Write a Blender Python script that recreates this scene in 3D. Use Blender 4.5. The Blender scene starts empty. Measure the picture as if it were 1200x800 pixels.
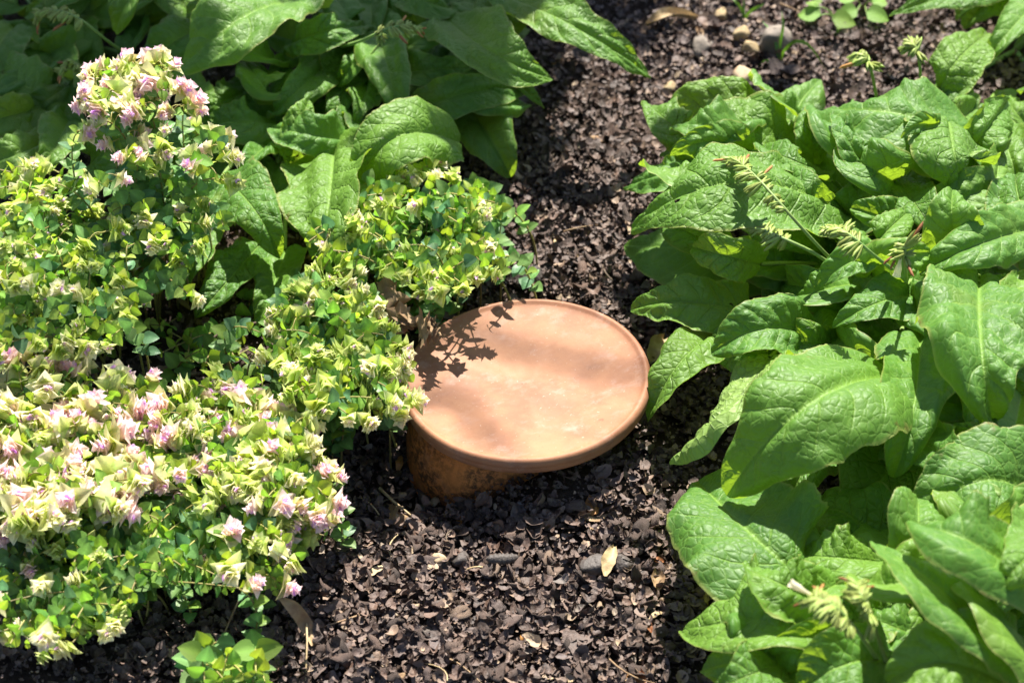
import bpy, math, random
import numpy as np
from mathutils import Vector, Matrix

random.seed(7)
rng = np.random.default_rng(11)
SC = bpy.context.scene
COL = SC.collection

# ------------------------------------------------------------------ camera
PITCH = math.radians(42.0)
F = 2320.0                       # focal length in pixels of a 1200 px wide frame
DISC = np.array([0.0, 0.0, 0.064])
FW = np.array([0, math.cos(PITCH), -math.sin(PITCH)])
UPV = np.array([0, math.sin(PITCH), math.cos(PITCH)])
RT = np.array([1.0, 0, 0])
DEPTH = 1.6
CAM = DISC - DEPTH * (FW + RT * (16 / F) + UPV * (-41 / F))
cd = bpy.data.cameras.new('camera')
cd.sensor_width = 36.0
cd.lens = F / 1200 * 36.0
cd.clip_start = 0.05
cd.clip_end = 400.0
cd.dof.use_dof = True
cd.dof.focus_distance = 1.56
cd.dof.aperture_fstop = 7.5
cam = bpy.data.objects.new('camera', cd)
COL.objects.link(cam)
cam.location = CAM
cam.rotation_euler = (math.pi / 2 - PITCH, 0, 0)
SC.camera = cam

# ------------------------------------------------------------------ sky, sun, exposure
SUN_EL, SUN_AZ = math.radians(55.0), math.radians(8.0)    # azimuth measured from +Y towards +X
w = bpy.data.worlds.new('World')
SC.world = w
w.use_nodes = True
nt = w.node_tree
sky = nt.nodes.new('ShaderNodeTexSky')
sky.sky_type = 'NISHITA'
sky.sun_disc = False
sky.sun_elevation = SUN_EL
sky.sun_rotation = SUN_AZ
nt.links.new(sky.outputs[0], nt.nodes['Background'].inputs[0])
nt.nodes['Background'].inputs[1].default_value = 0.066
sl = bpy.data.lights.new('sun', 'SUN')
sl.energy = 5.0
sl.angle = math.radians(0.53)
sl.color = (1.0, 0.95, 0.86)
so = bpy.data.objects.new('sun', sl)
COL.objects.link(so)
sdir = Vector((math.sin(SUN_AZ) * math.cos(SUN_EL), math.cos(SUN_AZ) * math.cos(SUN_EL), math.sin(SUN_EL)))
so.rotation_euler = sdir.to_track_quat('Z', 'Y').to_euler()
so.location = (0, 2, 4)
SC.view_settings.view_transform = 'Standard'
SC.view_settings.look = 'None'
SC.view_settings.gamma = 1.0
SC.view_settings.use_curve_mapping = False
SC.view_settings.exposure = 1.5


# ------------------------------------------------------------------ small helpers
def P(px, py, z):
    """the point of the place at height z that lies on the line of sight through a spot of the photograph"""
    d = FW * F + RT * (px - 600) + UPV * (400 - py)
    t = (z - CAM[2]) / d[2]
    return CAM + d * t


def unit(v):
    v = np.asarray(v, float)
    return v / max(np.linalg.norm(v), 1e-9)


def _hash(ix, iy, s):
    h = (ix.astype(np.int64) * 374761393 + iy.astype(np.int64) * 668265263 + s * 974634777) & 0xffffffff
    h = ((h ^ (h >> 13)) * 1274126177) & 0xffffffff
    return ((h ^ (h >> 16)) & 0xffff) / 65535.0


def vnoise(x, y, s=0):
    x = np.asarray(x, float); y = np.asarray(y, float)
    ix = np.floor(x); iy = np.floor(y)
    fx = x - ix; fy = y - iy
    fx = fx * fx * (3 - 2 * fx); fy = fy * fy * (3 - 2 * fy)
    a = _hash(ix, iy, s); b = _hash(ix + 1, iy, s); c = _hash(ix, iy + 1, s); d = _hash(ix + 1, iy + 1, s)
    return (a * (1 - fx) + b * fx) * (1 - fy) + (c * (1 - fx) + d * fx) * fy - 0.5


def gz(x, y):
    """height of the soil"""
    x = np.asarray(x, float); y = np.asarray(y, float)
    r2 = x * x + y * y
    near = np.exp(-(r2 / 4.0))
    h = vnoise(x * 9, y * 9, 1) * 0.016 + vnoise(x * 24 + 3, y * 24, 2) * 0.007 + vnoise(x * 2.5, y * 2.5, 3) * 0.03
    h = h * (0.3 + 0.7 * near)
    h += 0.005 * np.exp(-(((x - 0.07) / 0.10) ** 2 + ((y + 0.10) / 0.08) ** 2))
    h -= 0.026 * np.exp(-(((x + 0.10) / 0.06) ** 2 + ((y + 0.06) / 0.07) ** 2))
    h += 0.022 * np.exp(-(((x - 0.035) / 0.055) ** 2 + ((y + 0.080) / 0.035) ** 2))
    return h


def gp(px, py, dz=0.0):
    z = 0.0
    for _ in range(6):
        p = P(px, py, z + dz)
        z = float(gz(p[0], p[1]))
    return P(px, py, z + dz)


def mesh(name, V, Q, uv=None, attrs=None, smooth=True):
    """V (n,3), Q (m,k) one face size"""
    V = np.ascontiguousarray(V, dtype=np.float32); Q = np.ascontiguousarray(Q, dtype=np.int32)
    me = bpy.data.meshes.new(name)
    n, (m, k) = len(V), Q.shape
    me.vertices.add(n); me.vertices.foreach_set('co', V.ravel())
    me.loops.add(m * k); me.loops.foreach_set('vertex_index', Q.ravel())
    me.polygons.add(m); me.polygons.foreach_set('loop_start', np.arange(0, m * k, k, dtype=np.int32))
    me.update(calc_edges=True)
    if smooth:
        me.polygons.foreach_set('use_smooth', np.ones(m, dtype=bool))
    if uv is not None:
        l = me.uv_layers.new(name='UVMap')
        l.data.foreach_set('uv', np.ascontiguousarray(uv[Q.ravel()], dtype=np.float32).ravel())
    for an, (typ, arr) in (attrs or {}).items():
        a = me.attributes.new(an, typ, 'POINT')
        arr = np.ascontiguousarray(arr, dtype=np.float32)
        a.data.foreach_set('color' if typ == 'FLOAT_COLOR' else 'vector', arr.ravel())
    me.update()
    return me


def ob(name, me, mat=None, parent=None):
    o = bpy.data.objects.new(name, me)
    COL.objects.link(o)
    if mat is not None and not me.materials:
        me.materials.append(mat)
    if parent is not None:
        o.parent = parent
    return o


def tag(o, label=None, cat=None, group=None, kind=None):
    if label: o['label'] = label
    if cat: o['category'] = cat
    if group: o['group'] = group
    if kind: o['kind'] = kind
    return o


def empty(name, label, cat, group=None):
    o = bpy.data.objects.new(name, None)
    o.empty_display_size = 0.02
    COL.objects.link(o)
    return tag(o, label, cat, group)


def grid_quads(nu, nv):
    """vertices in rows of nu, nv rows"""
    i, j = np.meshgrid(np.arange(nu - 1), np.arange(nv - 1))
    a = (j * nu + i).ravel()
    return np.stack([a, a + 1, a + nu + 1, a + nu], 1)


def tube(pts, rad, seg=6, cap=True):
    pts = np.asarray(pts, float); n = len(pts)
    rad = np.broadcast_to(np.asarray(rad, float), (n,))
    T = np.gradient(pts, axis=0)
    ref = np.array([0.31, 0.17, 0.93])
    V = []
    for i in range(n):
        t = unit(T[i])
        a = unit(np.cross(t, ref)); b = np.cross(t, a)
        ang = np.arange(seg) * 2 * math.pi / seg
        V.append(pts[i] + rad[i] * (np.cos(ang)[:, None] * a + np.sin(ang)[:, None] * b))
    V = np.concatenate(V)
    Q = []
    for i in range(n - 1):
        for s in range(seg):
            Q.append((i * seg + s, i * seg + (s + 1) % seg, (i + 1) * seg + (s + 1) % seg, (i + 1) * seg + s))
    return V, np.array(Q)


def join(parts):
    V, Q, off = [], [], 0
    for v, q in parts:
        V.append(v); Q.append(q + off); off += len(v)
    return np.concatenate(V), np.concatenate(Q)


def bez(a, m, b, n):
    """quadratic curve through a, m (half way), b"""
    a, m, b = map(np.asarray, (a, m, b))
    c = 2 * m - (a + b) / 2
    t = np.linspace(0, 1, n)[:, None]
    return (1 - t) ** 2 * a + 2 * t * (1 - t) * c + t * t * b


# ------------------------------------------------------------------ materials
class NT:
    def __init__(s, name):
        s.m = bpy.data.materials.new(name); s.m.use_nodes = True
        s.t = s.m.node_tree; s.t.nodes.clear()
        s.out = s.n('ShaderNodeOutputMaterial')

    def n(s, typ, **kw):
        x = s.t.nodes.new(typ)
        for k, v in kw.items(): setattr(x, k, v)
        return x

    def l(s, a, b): s.t.links.new(a, b)

    def put(s, node, i, v):
        if isinstance(v, bpy.types.NodeSocket): s.l(v, node.inputs[i])
        elif v is not None: node.inputs[i].default_value = v

    def math(s, op, a, b=None, c=None, clamp=False):
        x = s.n('ShaderNodeMath', operation=op); x.use_clamp = clamp
        for i, v in enumerate((a, b, c)): s.put(x, i, v)
        return x.outputs[0]

    def mix(s, f, a, b, blend='MIX'):
        x = s.n('ShaderNodeMix', data_type='RGBA', blend_type=blend)
        s.put(x, 0, f)
        for i, v in ((6, a), (7, b)):
            if not isinstance(v, bpy.types.NodeSocket): v = (*v[:3], 1)
            s.put(x, i, v)
        return x.outputs[2]

    def noise(s, vec, scale, detail=4, rough=0.55, out=0):
        x = s.n('ShaderNodeTexNoise')
        if vec is not None: s.l(vec, x.inputs['Vector'])
        x.inputs['Scale'].default_value = scale; x.inputs['Detail'].default_value = detail
        x.inputs['Roughness'].default_value = rough
        return x.outputs[out]

    def ramp(s, f, stops, interp='LINEAR'):
        x = s.n('ShaderNodeValToRGB'); s.l(f, x.inputs[0])
        cr = x.color_ramp; cr.interpolation = interp
        while len(cr.elements) < len(stops): cr.elements.new(0.5)
        for e, (p, c) in zip(cr.elements, stops):
            e.position = p; e.color = (*c, 1) if len(c) == 3 else c
        return x.outputs[0]

    def rng(s, v, a, b, c=0.0, d=1.0):
        x = s.n('ShaderNodeMapRange'); s.l(v, x.inputs[0])
        for i, q in enumerate((a, b, c, d)): x.inputs[i + 1].default_value = q
        return x.outputs[0]

    def bump(s, h, dist, strength=1.0, normal=None):
        x = s.n('ShaderNodeBump'); s.l(h, x.inputs['Height'])
        x.inputs['Distance'].default_value = dist; x.inputs['Strength'].default_value = strength
        if normal is not None: s.l(normal, x.inputs['Normal'])
        return x.outputs[0]

    def principled(s, col, rough=0.5, spec=0.5, normal=None):
        x = s.n('ShaderNodeBsdfPrincipled')
        s.put(x, 'Base Color', col if isinstance(col, bpy.types.NodeSocket) else (*col, 1))
        s.put(x, 'Roughness', rough)
        s.put(x, 'Specular IOR Level', spec)
        if normal is not None: s.l(normal, x.inputs['Normal'])
        return x.outputs[0]

    def surf(s, x): s.l(x, s.out.inputs['Surface']); return s.m


def comfrey_material(name, top, trans, under, tf=0.33, rough=0.54):
    k = NT(name)
    uv = k.n('ShaderNodeUVMap').outputs[0]
    at = k.n('ShaderNodeAttribute', attribute_name='lf')
    sep = k.n('ShaderNodeSeparateXYZ'); k.l(at.outputs['Vector'], sep.inputs[0])
    u, q, t = sep.outputs
    au = k.math('ABSOLUTE', u)
    # side veins and midrib
    vein = k.math('ABSOLUTE', k.math('SINE', k.math('MULTIPLY', q, math.pi)))
    vmask = k.rng(vein, 0.0, 0.16, 1.0, 0.0)
    vmask = k.math('MULTIPLY', vmask, k.rng(au, 0.55, 1.0, 0.9, 0.0))
    mmask = k.rng(au, 0.012, 0.06, 1.0, 0.0)
    veins = k.math('MAXIMUM', vmask, mmask)
    # network of fine veins between them
    vo = k.n('ShaderNodeTexVoronoi', feature='DISTANCE_TO_EDGE')
    wob = k.n('ShaderNodeVectorMath', operation='MULTIPLY_ADD')
    nz = k.n('ShaderNodeTexNoise'); k.l(uv, nz.inputs['Vector']); nz.inputs['Scale'].default_value = 150
    k.l(nz.outputs['Color'], wob.inputs[0]); wob.inputs[1].default_value = (0.003, 0.003, 0); k.l(uv, wob.inputs[2])
    k.l(wob.outputs[0], vo.inputs['Vector']); vo.inputs['Scale'].default_value = 165
    cell = vo.outputs['Distance']
    vo2 = k.n('ShaderNodeTexVoronoi', feature='DISTANCE_TO_EDGE'); k.l(wob.outputs[0], vo2.inputs['Vector'])
    vo2.inputs['Scale'].default_value = 420
    netm = k.rng(cell, 0.0, 0.07, 1.0, 0.0)
    oi = k.n('ShaderNodeObjectInfo')
    big = k.noise(uv, 28, 4)
    fine = k.noise(uv, 300, 4)
    c = k.mix(k.rng(big, 0.3, 0.7), top, tuple(np.array(top) * np.array((1.45, 1.25, 1.2))))
    c = k.mix(k.rng(fine, 0.35, 0.7, 0, 0.4), c, tuple(np.array(top) * 0.65))
    c = k.mix(k.math('MULTIPLY', k.math('POWER', oi.outputs['Random'], 1.6), 0.75), c, (top[0] * 2.2, top[1] * 1.5, top[2] * 1.0))
    light = (top[0] * 3.0 + 0.02, top[1] * 2.1, top[2] * 2.4)
    c = k.mix(k.math('MULTIPLY', netm, 0.38), c, light)
    c = k.mix(k.math('MULTIPLY', veins, 0.72), c, light)
    edge = k.rng(au, 0.95, 1.0)
    c = k.mix(k.math('MULTIPLY', edge, 0.7), c, (0.30, 0.30, 0.08))
    spots = k.rng(k.noise(uv, 90, 2), 0.73, 0.80)
    c = k.mix(k.math('MULTIPLY', spots, 0.55), c, (0.25, 0.22, 0.06))
    yel = k.math('MULTIPLY', k.rng(k.noise(uv, 16, 4), 0.56, 0.72), k.rng(k.math('FRACT', k.math('MULTIPLY', oi.outputs['Random'], 3.7)), 0.45, 0.9, 0, 0.75))
    c = k.mix(yel, c, (0.20, 0.24, 0.03))
    brown = k.math('MULTIPLY', k.rng(k.noise(uv, 55, 5, 0.7), 0.60, 0.68), k.rng(au, 0.70, 0.97))
    c = k.mix(k.math('MULTIPLY', brown, 0.8), c, (0.15, 0.085, 0.03))
    uc = k.mix(k.math('MULTIPLY', veins, 0.6), under, (0.36, 0.45, 0.20))
    geo = k.n('ShaderNodeNewGeometry')
    col = k.mix(geo.outputs['Backfacing'], c, uc)
    pill = k.math('POWER', k.math('MINIMUM', k.math('MULTIPLY', cell, 3.5), 1.0), 0.6)
    h = k.math('ADD', pill, k.math('MULTIPLY', k.math('MINIMUM', k.math('MULTIPLY', vo2.outputs['Distance'], 3.0), 1.0), 0.15))
    h = k.math('ADD', h, k.math('MULTIPLY', fine, 0.2))
    h = k.math('SUBTRACT', h, k.math('MULTIPLY', veins, 1.5))
    bp = k.n('ShaderNodeBump'); k.l(h, bp.inputs['Height']); bp.inputs['Distance'].default_value = 0.0011
    k.l(k.rng(k.math('FRACT', k.math('MULTIPLY', oi.outputs['Random'], 7.3)), 0, 1, 0.35, 0.9), bp.inputs['Strength'])
    nrm = bp.outputs[0]
    ro = k.rng(fine, 0.3, 0.7, rough - 0.06, rough + 0.1)
    pr = k.principled(col, ro, 0.52, nrm)
    tr = k.n('ShaderNodeBsdfTranslucent')
    tc = k.mix(k.math('MULTIPLY', k.math('MAXIMUM', veins, k.math('MULTIPLY', netm, 0.5)), 0.55), trans, tuple(np.array(trans) * 0.45))
    k.l(tc, tr.inputs[0]); k.l(nrm, tr.inputs['Normal'])
    mx = k.n('ShaderNodeMixShader'); mx.inputs[0].default_value = tf
    k.l(pr, mx.inputs[1]); k.l(tr.outputs[0], mx.inputs[2])
    # a few holes chewed by slugs
    hole = k.n('ShaderNodeTexVoronoi'); k.l(wob.outputs[0], hole.inputs['Vector']); hole.inputs['Scale'].default_value = 26
    hm = k.math('MULTIPLY', k.math('LESS_THAN', hole.outputs['Distance'], 0.085), k.math('GREATER_THAN', k.noise(uv, 40, 1), 0.60))
    tp = k.n('ShaderNodeBsdfTransparent')
    mh = k.n('ShaderNodeMixShader'); k.l(hm, mh.inputs[0]); k.l(mx.outputs[0], mh.inputs[1]); k.l(tp.outputs[0], mh.inputs[2])
    return k.surf(mh.outputs[0])


def soft_leaf(name, tf=0.35, rough=0.5, colour=None, var=0.3):
    """small leaves and bracts: colour from the vertex attribute or one given"""
    k = NT(name)
    oi = k.n('ShaderNodeObjectInfo'); geo = k.n('ShaderNodeNewGeometry')
    r = k.math('FRACT', k.math('ADD', oi.outputs['Random'], geo.outputs['Random Per Island']))
    if colour is None:
        c = k.n('ShaderNodeAttribute', attribute_name='col').outputs['Color']
    else:
        rgb = k.n('ShaderNodeRGB'); rgb.outputs[0].default_value = (*colour, 1); c = rgb.outputs[0]
    tco = k.n('ShaderNodeTexCoord').outputs['Object']
    nz = k.noise(tco, 400, 3)
    hs = k.n('ShaderNodeHueSaturation'); k.l(c, hs.inputs['Color'])
    k.l(k.rng(r, 0, 1, 0.485, 0.515), hs.inputs['Hue'])
    k.l(k.math('MULTIPLY', k.rng(r, 0, 1, 1 - var, 1 + var), k.rng(nz, 0.3, 0.7, 0.85, 1.12)), hs.inputs['Value'])
    c = hs.outputs[0]
    nrm = k.bump(nz, 0.0006, 0.5)
    pr = k.principled(c, rough, 0.35, nrm)
    tr = k.n('ShaderNodeBsdfTranslucent')
    hs2 = k.n('ShaderNodeHueSaturation'); k.l(c, hs2.inputs['Color']); hs2.inputs['Saturation'].default_value = 1.15
    hs2.inputs['Value'].default_value = 1.35
    k.l(hs2.outputs[0], tr.inputs[0])
    mx = k.n('ShaderNodeMixShader'); mx.inputs[0].default_value = tf
    k.l(pr, mx.inputs[1]); k.l(tr.outputs[0], mx.inputs[2])
    return k.surf(mx.outputs[0])


def plain(name, a, b, scale=60, rough=0.7, spec=0.3, bump=0.001, spots=None):
    k = NT(name)
    tc = k.n('ShaderNodeTexCoord').outputs['Object']
    nz = k.noise(tc, scale, 6)
    c = k.mix(k.rng(nz, 0.35, 0.65), a, b)
    if spots:
        c = k.mix(k.rng(k.noise(tc, scale * 2.3, 3), 0.58, 0.68), c, spots)
    return k.surf(k.principled(c, rough, spec, k.bump(k.noise(tc, scale * 3, 6), bump, 0.8)))


def mulch_material():
    k = NT('cocoa_shell')
    geo = k.n('ShaderNodeNewGeometry'); oi = k.n('ShaderNodeObjectInfo')
    r = k.math('FRACT', k.math('ADD', geo.outputs['Random Per Island'], oi.outputs['Random']))
    tc = k.n('ShaderNodeTexCoord').outputs['Object']
    c = k.ramp(r, [(0.0, (0.020, 0.012, 0.009)), (0.22, (0.046, 0.026, 0.018)), (0.45, (0.092, 0.058, 0.045)), (0.62, (0.090, 0.066, 0.060)), (0.75, (0.115, 0.062, 0.039)),
                   (0.88, (0.15, 0.102, 0.080)), (0.96, (0.26, 0.175, 0.115)), (0.985, (0.42, 0.31, 0.19)), (1.0, (0.085, 0.082, 0.086))])
    n1 = k.noise(tc, 380, 5)
    c = k.mix(k.rng(n1, 0.40, 0.70, 0, 0.65), c, (0.19, 0.142, 0.120))
    c = k.mix(k.rng(k.noise(tc, 130, 3), 0.55, 0.75, 0, 0.6), c, (0.035, 0.026, 0.022))
    return k.surf(k.principled(c, k.rng(n1, 0.3, 0.7, 0.50, 0.75), 0.38, k.bump(n1, 0.0010, 0.8)))


def soil_material():
    k = NT('soil')
    tc = k.n('ShaderNodeTexCoord').outputs['Object']
    n1 = k.noise(tc, 60, 8, 0.65); n2 = k.noise(tc, 500, 6, 0.7)
    c = k.mix(k.rng(n1, 0.35, 0.65), (0.030, 0.020, 0.015), (0.085, 0.058, 0.043))
    c = k.mix(k.rng(n2, 0.58, 0.75, 0, 0.7), c, (0.14, 0.11, 0.09))
    h = k.math('ADD', n1, n2)
    return k.surf(k.principled(c, 0.9, 0.2, k.bump(h, 0.004, 1.0)))


def terracotta(name, base, dark, pale, green=False):
    k = NT(name)
    tc = k.n('ShaderNodeTexCoord').outputs['Object']
    n1 = k.noise(tc, 14, 5, 0.6); n2 = k.noise(tc, 45, 6, 0.65); n3 = k.noise(tc, 700, 4)
    c = k.mix(k.rng(n1, 0.38, 0.62), base, dark)
    c = k.mix(k.rng(n2, 0.50, 0.75, 0, 0.55), c, pale)
    # lime bloom and scratches
    mp = k.n('ShaderNodeMapping'); k.l(tc, mp.inputs[0]); mp.inputs['Scale'].default_value = (1.0, 1.4, 1.0); mp.inputs['Rotation'].default_value = (0, 0, 0.6)
    sc_ = k.noise(mp.outputs[0], 36, 8, 0.70)
    c = k.mix(k.math('MULTIPLY', k.rng(sc_, 0.52, 0.74, 0, 0.8), k.rng(n1, 0.36, 0.56)), c, (0.40, 0.27, 0.215))
    mp2 = k.n('ShaderNodeMapping'); k.l(tc, mp2.inputs[0]); mp2.inputs['Scale'].default_value = (9.0, 1.0, 1.0); mp2.inputs['Rotation'].default_value = (0, 0, -0.5)
    sc2 = k.noise(mp2.outputs[0], 40, 3, 0.5)
    c = k.mix(k.math('MULTIPLY', k.rng(sc2, 0.72, 0.80, 0, 0.10), k.rng(n2, 0.45, 0.6)), c, (0.44, 0.31, 0.24))
    c = k.mix(k.rng(k.noise(tc, 26, 8, 0.7), 0.50, 0.70, 0, 0.5), c, tuple(np.array(dark) * 0.72))
    c = k.mix(k.rng(k.noise(tc, 120, 4, 0.6), 0.68, 0.74, 0, 0.5), c, tuple(np.array(dark) * 0.4))
    c = k.mix(k.rng(n3, 0.62, 0.76, 0, 0.55), c, tuple(np.array(base) * 0.45))
    c = k.mix(k.rng(k.noise(tc, 330, 3), 0.66, 0.74, 0, 0.4), c, (0.50, 0.40, 0.33))
    if green:
        sp = k.noise(tc, 230, 5, 0.7)
        m = k.math('MULTIPLY', k.rng(sp, 0.42, 0.56), k.rng(k.noise(tc, 22, 3), 0.36, 0.55))
        c = k.mix(k.math('MULTIPLY', m, 0.85), c, (0.035, 0.022, 0.01))
    h = k.math('ADD', k.math('MULTIPLY', n3, 0.25), n2)
    return k.surf(k.principled(c, k.rng(n2, 0.3, 0.7, 0.58, 0.78), 0.35, k.bump(h, 0.0005, 0.7)))


M_comfrey = comfrey_material('comfrey_leaf', (0.060, 0.170, 0.020), (0.37, 0.57, 0.03), (0.21, 0.33, 0.07))
M_stalk = soft_leaf('comfrey_stalk', 0.15, 0.5, (0.22, 0.33, 0.09), 0.15)
M_calyx = soft_leaf('comfrey_calyx', 0.3, 0.5, (0.34, 0.42, 0.10), 0.25)
M_wither = soft_leaf('withered_corolla', 0.2, 0.6, (0.34, 0.15, 0.05), 0.3)
M_petal = soft_leaf('cream_petal', 0.4, 0.5, (0.80, 0.76, 0.55), 0.08)
M_oleaf = soft_leaf('oregano_leaf', 0.42, 0.42, None, 0.22)
M_tleaf = soft_leaf('tree_leaf', 0.10, 0.45, None, 0.2)
M_bract = soft_leaf('oregano_bract', 0.45, 0.5, None, 0.10)
M_ostem = soft_leaf('oregano_stem', 0.1, 0.5, (0.30, 0.26, 0.08), 0.3)
M_dry = plain('dry_leaf', (0.36, 0.25, 0.14), (0.22, 0.13, 0.07), 90, 0.7, 0.3, 0.0008)
M_drypale = plain('pale_dry_leaf', (0.48, 0.37, 0.21), (0.34, 0.24, 0.12), 90, 0.6, 0.3, 0.0008)
M_mulch = mulch_material()
M_soil = soil_material()
M_saucer = terracotta('terracotta_saucer', (0.345, 0.160, 0.080), (0.245, 0.106, 0.055), (0.38, 0.220, 0.135))
M_pot = terracotta('terracotta_pot', (0.56, 0.20, 0.05), (0.46, 0.15, 0.04), (0.52, 0.22, 0.08), True)
M_stone_tan = plain('tan_stone', (0.36, 0.27, 0.14), (0.22, 0.155, 0.09), 60, 0.8, 0.3, 0.002, (0.42, 0.34, 0.2))
M_stone_grey = plain('grey_stone', (0.14, 0.12, 0.10), (0.24, 0.20, 0.16), 50, 0.85, 0.3, 0.002)
M_stone_cream = plain('cream_stone', (0.46, 0.36, 0.23), (0.36, 0.25, 0.15), 50, 0.7, 0.3, 0.001, (0.30, 0.17, 0.09))
M_stone_dark = plain('dark_stone', (0.055, 0.045, 0.040), (0.10, 0.082, 0.072), 80, 0.6, 0.4, 0.002)
M_grass = soft_leaf('grass_blade', 0.3, 0.45, (0.12, 0.25, 0.045), 0.15)
M_bark = plain('bark', (0.10, 0.075, 0.055), (0.18, 0.14, 0.10), 30, 0.9, 0.2, 0.004)

# ------------------------------------------------------------------ ground
def build_ground():
    fine = np.arange(-0.75, 0.7501, 0.0075)
    out = 0.75 * 1.35 ** np.arange(1, 19)
    ax = np.concatenate([-out[::-1], fine, out])
    ay = ax + 0.05
    X, Y = np.meshgrid(ax, ay)
    V = np.stack([X.ravel(), Y.ravel(), gz(X, Y).ravel()], 1)
    o = ob('ground', mesh('ground', V, grid_quads(len(ax), len(ay))), M_soil)
    return tag(o, 'dark garden soil covered with cocoa shell mulch', 'ground', kind='structure')


ground = build_ground()


def flake_base(thick=0.0):
    n = 4
    g = np.linspace(-1, 1, n)
    U, W = np.meshgrid(g, g)
    U = U.ravel(); W = W.ravel()
    r = np.maximum(abs(U), abs(W)); a = np.arctan2(W, U)
    k1, k2, p1, p2 = random.uniform(.05, .3), random.uniform(.05, .25), random.uniform(0, 6.3), random.uniform(0, 6.3)
    R = r * (1 + k1 * np.cos(2 * a + p1) + k2 * np.cos(3 * a + p2)) + rng.normal(0, .05, len(r)) * (r > 0)
    x = R * np.cos(a); y = R * np.sin(a) * random.uniform(.55, .95)
    c1, c2, tw = random.uniform(.2, .95) * random.choice((1, 1, -1)), random.uniform(-.3, .5), random.uniform(-.5, .5)
    z = c1 * y * y * 1.3 + c2 * x * x + tw * x * y + rng.normal(0, .05, len(r))
    V = np.stack([x, y, z], 1); Q = grid_quads(n, n)
    if thick:
        V2 = V.copy(); V2[:, 2] -= thick; V2[:, :2] *= .93
        N = len(V)
        rim = [0, 1, 2, 3, 7, 11, 15, 14, 13, 12, 8, 4]
        side = [(rim[i], rim[i] + N, rim[(i + 1) % 12] + N, rim[(i + 1) % 12]) for i in range(12)]
        Q = np.concatenate([Q, Q[:, ::-1] + N, np.array(side)])
        V = np.concatenate([V, V2])
    return V, Q


def rot_batch(n, maxtilt):
    az = rng.uniform(0, 2 * math.pi, n)
    tilt = np.abs(rng.normal(0, maxtilt, n)); td = rng.uniform(0, 2 * math.pi, n)
    ca, sa = np.cos(az), np.sin(az)
    Rz = np.zeros((n, 3, 3)); Rz[:, 0, 0] = ca; Rz[:, 0, 1] = -sa; Rz[:, 1, 0] = sa; Rz[:, 1, 1] = ca; Rz[:, 2, 2] = 1
    k = np.stack([np.cos(td), np.sin(td), 0 * td], 1)
    K = np.zeros((n, 3, 3)); K[:, 0, 2] = k[:, 1]; K[:, 1, 2] = -k[:, 0]; K[:, 2, 0] = -k[:, 1]; K[:, 2, 1] = k[:, 0]
    I = np.eye(3)[None]
    Rt = I + np.sin(tilt)[:, None, None] * K + (1 - np.cos(tilt))[:, None, None] * (K @ K)
    return Rt @ Rz


def scatter_mulch():
    var = [flake_base() for _ in range(14)]
    crumb = [flake_base() for _ in range(4)]
    Vs, Qs, off = [], [], 0

    def lay(n, lo, hi, zlo, zhi, tilt, shapes, box):
        nonlocal off
        x = rng.uniform(box[0], box[1], n); y = rng.uniform(box[2], box[3], n)
        keep = (x + 0.031) ** 2 + (y + .011) ** 2 > 0.067 ** 2
        # the far corners and the bed under the oregano only need a thin cover
        dens = np.where((x < -0.18) & (y > -0.16), 0.45, 1.0)
        dens = dens * np.where((hi > .003) & (vnoise(x * 14 + 5, y * 14, 17) + .4 * vnoise(x * 50, y * 50, 18) < -.24), .22, 1.0)
        keep &= rng.uniform(0, 1, n) < dens
        x, y = x[keep], y[keep]; n = len(x)
        s = rng.uniform(lo, hi, n) * rng.choice([0.8, 1.0, 1.3], n, p=[.45, .4, .15])
        z = gz(x, y) + rng.uniform(zlo, zhi, n)
        R = rot_batch(n, tilt)
        which = rng.integers(0, len(shapes), n)
        for i, (bv, bq) in enumerate(shapes):
            m = which == i
            if not m.any(): continue
            st = rng.uniform(.75, 1.3, (m.sum(), 1, 3))
            v = np.einsum('nij,nkj->nki', R[m], bv[None] * st) * s[m][:, None, None]
            v += np.stack([x[m], y[m], z[m]], 1)[:, None]
            k = len(bv)
            q = bq[None] + (np.arange(m.sum()) * k)[:, None, None] + off
            off += k * int(m.sum())
            Vs.append(v.reshape(-1, 3)); Qs.append(q.reshape(-1, 4))

    lay(42000, .0026, .0050, .001, .011, .65, var, (-.62, .62, -.46, .72))
    lay(17000, .0026, .0052, .003, .014, .8, var, (-.30, .34, -.42, .40))
    lay(42000, .0007, .0020, .004, .014, .9, crumb, (-.45, .45, -.44, .60))
    lay(1500, .0055, .0085, .004, .012, .55, var, (-.45, .45, -.44, .62))
    o = ob('mulch_flakes', mesh('mulch_flakes', np.concatenate(Vs), np.concatenate(Qs)), M_mulch, ground)
    tag(o, kind='stuff')
    # the largest shells in front are pieces of their own
    pieces = [mesh('mulch_flake', *flake_base(.16)) for _ in range(12)]
    for p in pieces: p.materials.append(M_mulch)
    n = 0
    while n < 290:
        if n < 230: px, py = random.uniform(370, 850), random.uniform(575, 800)
        else: px, py = random.uniform(600, 760), random.uniform(150, 350)
        p = gp(px, py, random.uniform(.009, .014))
        if (p[0] + .031) ** 2 + (p[1] + .011) ** 2 < .075 ** 2: continue
        o = ob('mulch_flake', pieces[n % 12], None, ground)
        s = random.uniform(.0046, .0082)
        o.location = p; o.scale = (s, s, s)
        o.rotation_euler = (random.gauss(0, .5), random.gauss(0, .5), random.uniform(0, 6.3))
        n += 1


scatter_mulch()


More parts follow.
